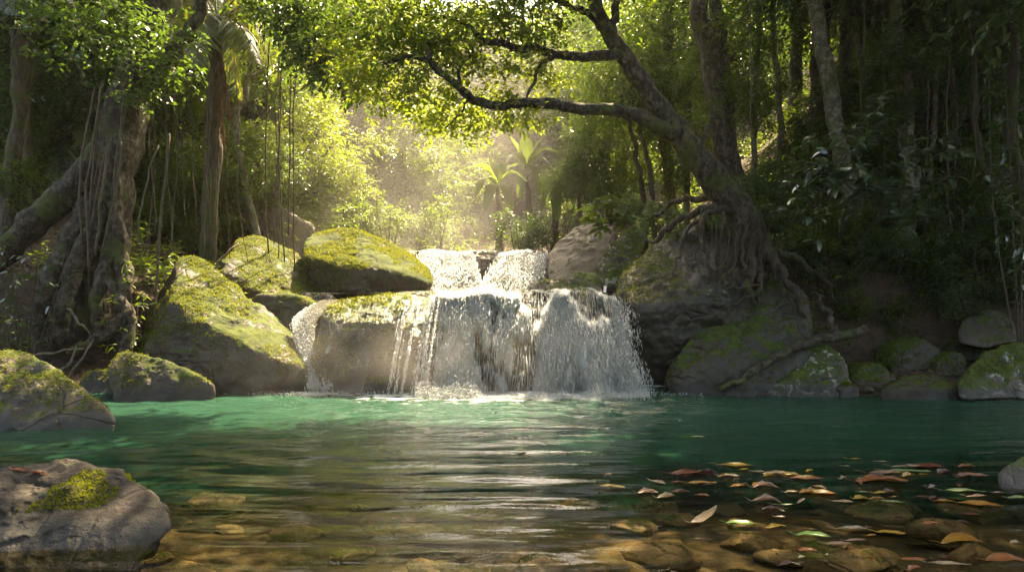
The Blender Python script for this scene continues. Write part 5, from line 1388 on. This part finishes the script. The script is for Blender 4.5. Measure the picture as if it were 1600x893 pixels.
# ------------------------------------------------------------------ fallen leaves on the pool
def leaf_mat_col(name, c, c2, trans=.25):
    g = NT(name)
    n = g.noise(14, 5, .65, g.objc()); n2 = g.noise(60, 3, .6, g.objc())
    col_ = g.mix(g.remap(n, .35, .65), c, c2)
    col_ = g.mix(g.remap(n2, .58, .7, 0, .6), col_, tuple(x * .35 for x in c))
    a = g.n("BsdfPrincipled", {'Base Color': col_, 'Roughness': .35}).outputs[0]
    return g.done(g.n("MixShader", {0: trans, 1: a, 2: g.n("BsdfTranslucent", {'Color': col_}).outputs[0]}).outputs[0])
LC = {'yellow': leaf_mat_col('yellow_leaf', (.42, .27, .035), (.28, .15, .025)), 'gold': leaf_mat_col('golden_leaf', (.33, .165, .02), (.20, .085, .012)), 'orange': leaf_mat_col('orange_leaf', (.30, .115, .035), (.19, .065, .025)),
      'pink': leaf_mat_col('pinkish_tan_leaf', (.33, .20, .14), (.22, .12, .075)), 'tan': leaf_mat_col('tan_leaf', (.38, .29, .18), (.25, .17, .095)), 'green': leaf_mat_col('bright_green_leaf', (.20, .36, .05), (.12, .24, .04)),
      'pale': leaf_mat_col('pale_green_leaf', (.20, .25, .10), (.14, .18, .07)), 'red': leaf_mat_col('dark_red_leaf', (.17, .045, .025), (.10, .026, .016)), 'brown': leaf_mat_col('dark_brown_leaf', (.10, .045, .025), (.06, .03, .02))}
def fallen_leaf(label, p, length, rot, colour, curl=.1, width=.36, tip_up=0.0, group='leaves drifting on the pool', arch=0.0, stem=.25):
    n, m_ = 13, 7
    s = np.linspace(0, 1, n)[:, None]; v = np.linspace(-1, 1, m_)[None]
    w = width * length * .5 * np.sin(np.pi * np.clip(s * .97 + .015, 0, 1)) ** .75
    sd = rngt.uniform(0, 50)
    X = (s - .5) * length + 0 * v
    Y = v * w + .03 * length * np.sin(s * 5 + sd)
    edge = 1 + .22 * np.sin(s * 17 + sd + 2 * v)
    Z = curl * length * (v ** 2) * .26 * np.sin(np.pi * s) * edge + tip_up * length * s ** 2.2 + .7 * arch * length * np.sin(np.pi * s) + .012 * length * np.sin(s * 9 + sd * 2 + v)
    Z = Z - Z.min() + .003
    V = np.stack([X, Y, Z], -1).reshape(-1, 3)
    i, j = np.meshgrid(np.arange(n - 1), np.arange(m_ - 1), indexing='ij')
    k = i * m_ + j
    mb = MB().add(V, None, np.stack([k, k + 1, k + m_ + 1, k + m_], -1).reshape(-1, 4))
    if stem:
        z0 = float(Z[0, m_ // 2])
        tube(mb, [(-.5 * length, .03 * length * math.sin(sd), z0), (-(.5 + stem * .5) * length, 0.02 * length, z0 + .04 * length), (-(.5 + stem) * length, .05 * length, z0 + (.02 + .2 * curl) * length)], [.0035, .003, .002], 8, 5, 0, 1)
    c, sn = math.cos(rot), math.sin(rot)
    V = np.concatenate(mb.V) @ np.array([[c, sn, 0], [-sn, c, 0], [0, 0, 1]]); mb.V = [V]
    p = np.asarray(p, float)
    o = bpy.data.objects.new('fallen_leaf', mb.mesh('fallen_leaf', LC[colour]))
    col.objects.link(o); o.location = p
    return tag(o, label, 'leaf', group)
LV = [
    (1150, 728, 66, .05, 'yellow', .08, 'long yellow leaf floating alone farthest out from the drift', {}), (950, 742, 14, .3, 'orange', .2, 'tiny rust leaf floating alone left of the drift', {}),
    (957, 762, 46, -.25, 'yellow', .25, 'crumpled yellow leaf left of the curled tan leaf', {}), (1012, 771, 38, .1, 'pink', .6, 'curled tan pink leaf with raised stem, at the left of the drift', dict(width=.5)),
    (1080, 741, 85, .02, 'red', .12, 'long dark red leaf at the far left end of the drift', {}), (1140, 745, 38, -.1, 'tan', .3, 'small pale leaf just right of the long dark red one', {}),
    (1096, 756, 58, .08, 'gold', .15, 'narrow golden leaf in front of the long dark red one', dict(width=.25)), (1196, 763, 46, -.1, 'pink', .5, 'curled pink leaf with upturned tip, the upper of two', dict(tip_up=.0, arch=.1)),
    (1198, 786, 52, -.2, 'pink', .5, 'curled pinkish red leaf, the lower of two', dict(arch=.12)), (1100, 817, 52, .25, 'tan', .35, 'tan leaf standing up from the water like a sail', dict(tip_up=.55, width=.5)),
    (1158, 819, 52, -.06, 'green', .15, 'lime green oval leaf in the shallow water beside the sail like leaf', dict(width=.4)), (1212, 825, 44, .25, 'yellow', .3, 'boat shaped yellow brown leaf right of the lime oval leaf', {}),
    (1220, 809, 21, 0, 'pink', .2, 'small flat pink leaf above the boat shaped leaf', {}), (1213, 741, 50, .1, 'tan', .25, 'straw leaf at the back of the drift', {}), (1237, 744, 44, -.2, 'yellow', .35, 'ragged yellow leaf at the back of the drift', {}),
    (1262, 749, 66, .02, 'orange', .15, 'wide rust brown leaf behind the big orange one', {}), (1280, 772, 66, -.06, 'gold', .2, 'long tan gold leaf crossed by a short stem', {}), (1266, 737, 22, .6, 'yellow', .5, 'small upturned bright yellow leaf at the back of the drift', {}),
    (1336, 718, 30, 0, 'yellow', .1, 'thin far yellow leaf out in the green water', dict(width=.2)), (1378, 722, 24, .1, 'tan', .1, 'cream leaf in the green water farther right', {}), (1322, 729, 16, -.2, 'tan', .1, 'tiny cream leaf in the green water', {}),
    (1388, 741, 84, .03, 'pink', .15, 'long pinkish grey leaf lying under a green blade', dict(width=.2)), (1420, 738, 80, -.06, 'pale', .12, 'long pale green blade leaf over the pinkish grey one', dict(width=.2)), (1376, 753, 98, .02, 'orange', .25, 'largest orange red leaf in the middle of the drift', dict(width=.3)),
    (1345, 780, 28, .2, 'yellow', .6, 'bright yellow cupped leaf below the big orange one', dict(width=.6)), (1392, 786, 58, -.2, 'pale', .12, 'yellow green narrow leaf beside the cupped yellow one', dict(width=.18)), (1376, 772, 27, 0, 'yellow', .4, 'small boat shaped yellow leaf below the big orange one', {}), (1349, 770, 18, 0, 'pale', .2, 'tiny pale green leaf below the big orange one', {}),
    (1398, 778, 16, .2, 'orange', .4, 'tiny reddish leaf beside the boat shaped yellow one', {}), (1452, 731, 70, .02, 'red', .2, 'long dark reddish leaf at the back right of the drift', {}), (1511, 730, 34, .1, 'orange', .35, 'small orange leaf near the grey edge boulder', {}),
    (1420, 731, 60, -.05, 'tan', .2, 'straw coloured leaf behind the pale green blade', dict(width=.25)), (1525, 745, 56, .02, 'pink', .2, 'pinkish tan leaf left of the grey edge boulder', dict(width=.25)), (1506, 769, 78, -.06, 'pale', .15, 'long pale green leaf right of the dark curled leaf', dict(width=.18)),
    (1458, 763, 30, .5, 'brown', .6, 'dark curled leaf in the middle right of the drift', {}), (1460, 780, 22, .3, 'brown', .7, 'small dark curled leaf near the yellow boat shaped leaf', {}), (1475, 785, 32, -.1, 'gold', .4, 'golden brown leaf right of the small dark curl', {}),
    (1528, 777, 44, .05, 'pink', .2, 'pinkish leaf behind the wide orange gold leaf', dict(width=.25)), (1532, 790, 78, -.16, 'gold', .15, 'wide orange gold leaf at the right edge of the drift', {}), (1590, 779, 40, .1, 'pale', .2, 'yellow green leaf below the grey edge boulder', {}), (1560, 771, 20, .1, 'pink', .3, 'tiny pink leaf below the grey edge boulder', {}),
    (1272, 839, 60, -.18, 'green', .3, 'bright green leaf lying on the large mossy submerged stone', dict(width=.4)), (1310, 852, 50, .0, 'pink', .2, 'pinkish leaf in front of the bright green leaf', dict(width=.25)), (1337, 846, 40, .15, 'pink', .2, 'second pinkish leaf right of the bright green leaf', dict(width=.22)),
    (1334, 829, 66, .02, 'tan', .25, 'long tan leaf behind the pinkish pair', dict(width=.22)), (1392, 834, 50, -.2, 'yellow', .12, 'yellow pointed leaf touching the long tan leaf', {}), (1362, 838, 24, .2, 'gold', .2, 'small golden leaf touching the long tan leaf', {}),
    (1508, 853, 82, -.05, 'gold', .1, 'large golden leaf arched over the water near the right corner', dict(arch=.22, width=.5)), (1428, 876, 44, -.05, 'orange', .15, 'orange leaf at the bottom left of the arched golden leaf', {}),
    (1482, 883, 78, -.08, 'tan', .1, 'long tan brown leaf below the arched golden leaf', dict(width=.18)), (1575, 880, 76, -.1, 'orange', .2, 'orange pink leaf with forked stem in the right bottom corner', dict(arch=.12, width=.5)), (1428, 890, 34, .5, 'orange', .4, 'orange leaf cut by the bottom edge', {}),
    (1268, 828, 16, 0, 'yellow', .1, 'tiny yellow leaf above the bright green leaf', {}), (812, 703, 22, 0, 'pale', .1, 'faint olive leaf drifting alone in the middle pool', {}), (815, 708, 20, .2, 'pale', .1, 'second faint olive leaf in the middle pool', {}), (1092, 683, 20, 0, 'tan', .1, 'pale leaf fleck far out on the green pool', {}),
    (1238, 770, 30, .2, 'tan', .3, 'pale curled leaf end right of the pinkish red leaf', {}), (1252, 786, 20, .6, 'pink', .5, 'small pink upright curl beside the pinkish red leaf', dict(tip_up=.3)), (1225, 790, 40, -.05, 'pale', .1, 'grey green sliver of leaf beside the pinkish red leaf', dict(width=.15)),
]
for px, py, lp, rot, c, curl, lab, kw in LV:
    w = on_water(px, py)
    fallen_leaf(lab, w + (0, 0, .006), lp * w[1] / FOC * .86, rot, c, curl, **kw)
rl = np.random.default_rng(404)
for k in range(52):
    if k < 38:
        t_ = rl.random(); px = 1045 + 500 * t_ + rl.normal(0, 18); py = 738 + 44 * rl.random() ** 1.5 + 8 * math.sin(px * .02)
    else:
        px, py = rl.uniform(1200, 1590), rl.uniform(795, 885)
    c = ('brown', 'gold', 'tan', 'red', 'orange', 'yellow')[int(rl.choice(6, p=[.34, .2, .2, .1, .08, .08]))]
    w = on_water(px, py)
    fallen_leaf({'brown': 'small dark brown leaf scrap among the bigger drifting leaves', 'gold': 'small golden brown leaf scrap among the bigger drifting leaves', 'tan': 'small straw coloured leaf scrap among the bigger drifting leaves',
                 'red': 'small dull red leaf scrap among the bigger drifting leaves', 'orange': 'small rust leaf scrap among the bigger drifting leaves', 'yellow': 'small yellow leaf scrap among the bigger drifting leaves'}[c],
                w + (0, 0, .005), rl.uniform(12, 34) * w[1] / FOC, rl.normal(0, .5), c, rl.uniform(.1, .7), width=rl.uniform(.22, .5), stem=rl.choice([0, .25]), group='leaf scraps in the drift')
for px, py, Y, lp, rot, c, lab in ((32, 735, 4.26, 22, .3, 'orange', 'rust curled leaf on top of the near boulder at its left'), (60, 740, 4.2, 28, .3, 'red', 'pinkish red leaf lying on top of the near boulder'), (132, 738, 4.15, 12, -.8, 'yellow', 'tiny yellow leaf sliver on the near boulder')):
    o_ = at(px, py, Y)
    hit, loc, nn, _i, ob, _m = False, None, None, None, None, None
    dg = bpy.context.evaluated_depsgraph_get()
    d_ = Vector(o_ - np.array((0, 0, CAM_H))).normalized()
    hit, loc, nn, _i, ob, _m = sc.ray_cast(dg, Vector((0, 0, CAM_H)), d_)
    p = np.array(loc) if hit else o_
    lf = fallen_leaf(lab, p + np.array((0, 0, .002)), lp * p[1] / FOC, rot, c, .35, group='leaves on the near boulder')
    if hit:
        lf.rotation_euler = Vector((0, 0, 1)).rotation_difference(nn).to_euler()

# ------------------------------------------------------------------ air
def volume_box(name, lo, hi, density, color, anis, label):
    lo, hi = np.array(lo, float), np.array(hi, float)
    c = [(x, y, z) for z in (lo[2], hi[2]) for y in (lo[1], hi[1]) for x in (lo[0], hi[0])]
    me = make_mesh(name, c, [[(0, 2, 3, 1), (4, 5, 7, 6), (0, 1, 5, 4), (2, 6, 7, 3), (0, 4, 6, 2), (1, 3, 7, 5)]], None, False)
    m = bpy.data.materials.new(name)
    m.use_nodes = True
    t = m.node_tree
    t.nodes.clear()
    out = t.nodes.new("ShaderNodeOutputMaterial")
    v = t.nodes.new("ShaderNodeVolumePrincipled")
    v.inputs['Color'].default_value = color
    v.inputs['Density'].default_value = density
    v.inputs['Anisotropy'].default_value = anis
    t.links.new(v.outputs[0], out.inputs['Volume'])
    me.materials.append(m)
    o = bpy.data.objects.new(name, me)
    col.objects.link(o)
    return tag(o, label, kind='stuff')
def mist(name, lo, hi, dens, label, zf):
    o = volume_box(name, lo, hi, dens, (1, .95, .88, 1), .45, label)
    t = o.data.materials[0].node_tree
    v = next(n for n in t.nodes if n.type == 'PRINCIPLED_VOLUME')
    tc = t.nodes.new("ShaderNodeTexCoord"); sp = t.nodes.new("ShaderNodeSeparateXYZ"); t.links.new(tc.outputs['Generated'], sp.inputs[0])
    nz = t.nodes.new("ShaderNodeTexNoise"); nz.inputs['Scale'].default_value = 1.6; nz.inputs['Detail'].default_value = 3
    ge = t.nodes.new("ShaderNodeNewGeometry"); t.links.new(ge.outputs['Position'], nz.inputs['Vector'])
    def mth(op, a, b=0.0, c=False):
        n = t.nodes.new("ShaderNodeMath"); n.operation = op; n.use_clamp = c
        for i, q in enumerate((a, b)):
            if isinstance(q, bpy.types.NodeSocket): t.links.new(q, n.inputs[i])
            else: n.inputs[i].default_value = q
        return n.outputs[0]
    r = None
    for ax in range(3):        # soft sides; densest low down
        u = mth('SUBTRACT', sp.outputs[ax], .5 if ax < 2 else zf)
        e = mth('SUBTRACT', 1.0, mth('MULTIPLY', mth('MULTIPLY', u, u), 4.0 if ax < 2 else 1.0 / max(zf, 1 - zf) ** 2), True)
        r = e if r is None else mth('MULTIPLY', r, e)
    f = mth('MULTIPLY', mth('MULTIPLY', r, r), mth('MULTIPLY', mth('SUBTRACT', nz.outputs[0], .36, True), 4.0))
    t.links.new(mth('MULTIPLY', f, dens), v.inputs['Density'])
mist('mist', (-4.4, 8.4, .02), (2.4, 10.4, 1.3), .27, 'drifting spray mist at the foot of the falls', .05)
mist('mist', (-4.8, 13.6, 1.6), (0.2, 18, 4.0), .09, 'golden mist rising above the upper fall', .25)
mist('mist', (-8.5, 11.0, .6), (4.5, 27, 10.5), .029, 'soft golden light filled mist hanging in the valley behind the falls', .3)
zt = 0.0
for o in sc.objects:
    if o.type == 'MESH':
        zt = max(zt, max((o.matrix_basis @ Vector(c)).z + (o.parent.location.z if o.parent else 0) for c in o.bound_box))
volume_box('haze', (-43.5, -9.5, -3.5), (43.5, 59, zt + .3), HAZE['density'], HAZE['color'], HAZE['anis'], 'warm sunlit haze filling the forest clearing')
print('SCENE top', zt, 'objects', len(sc.objects))
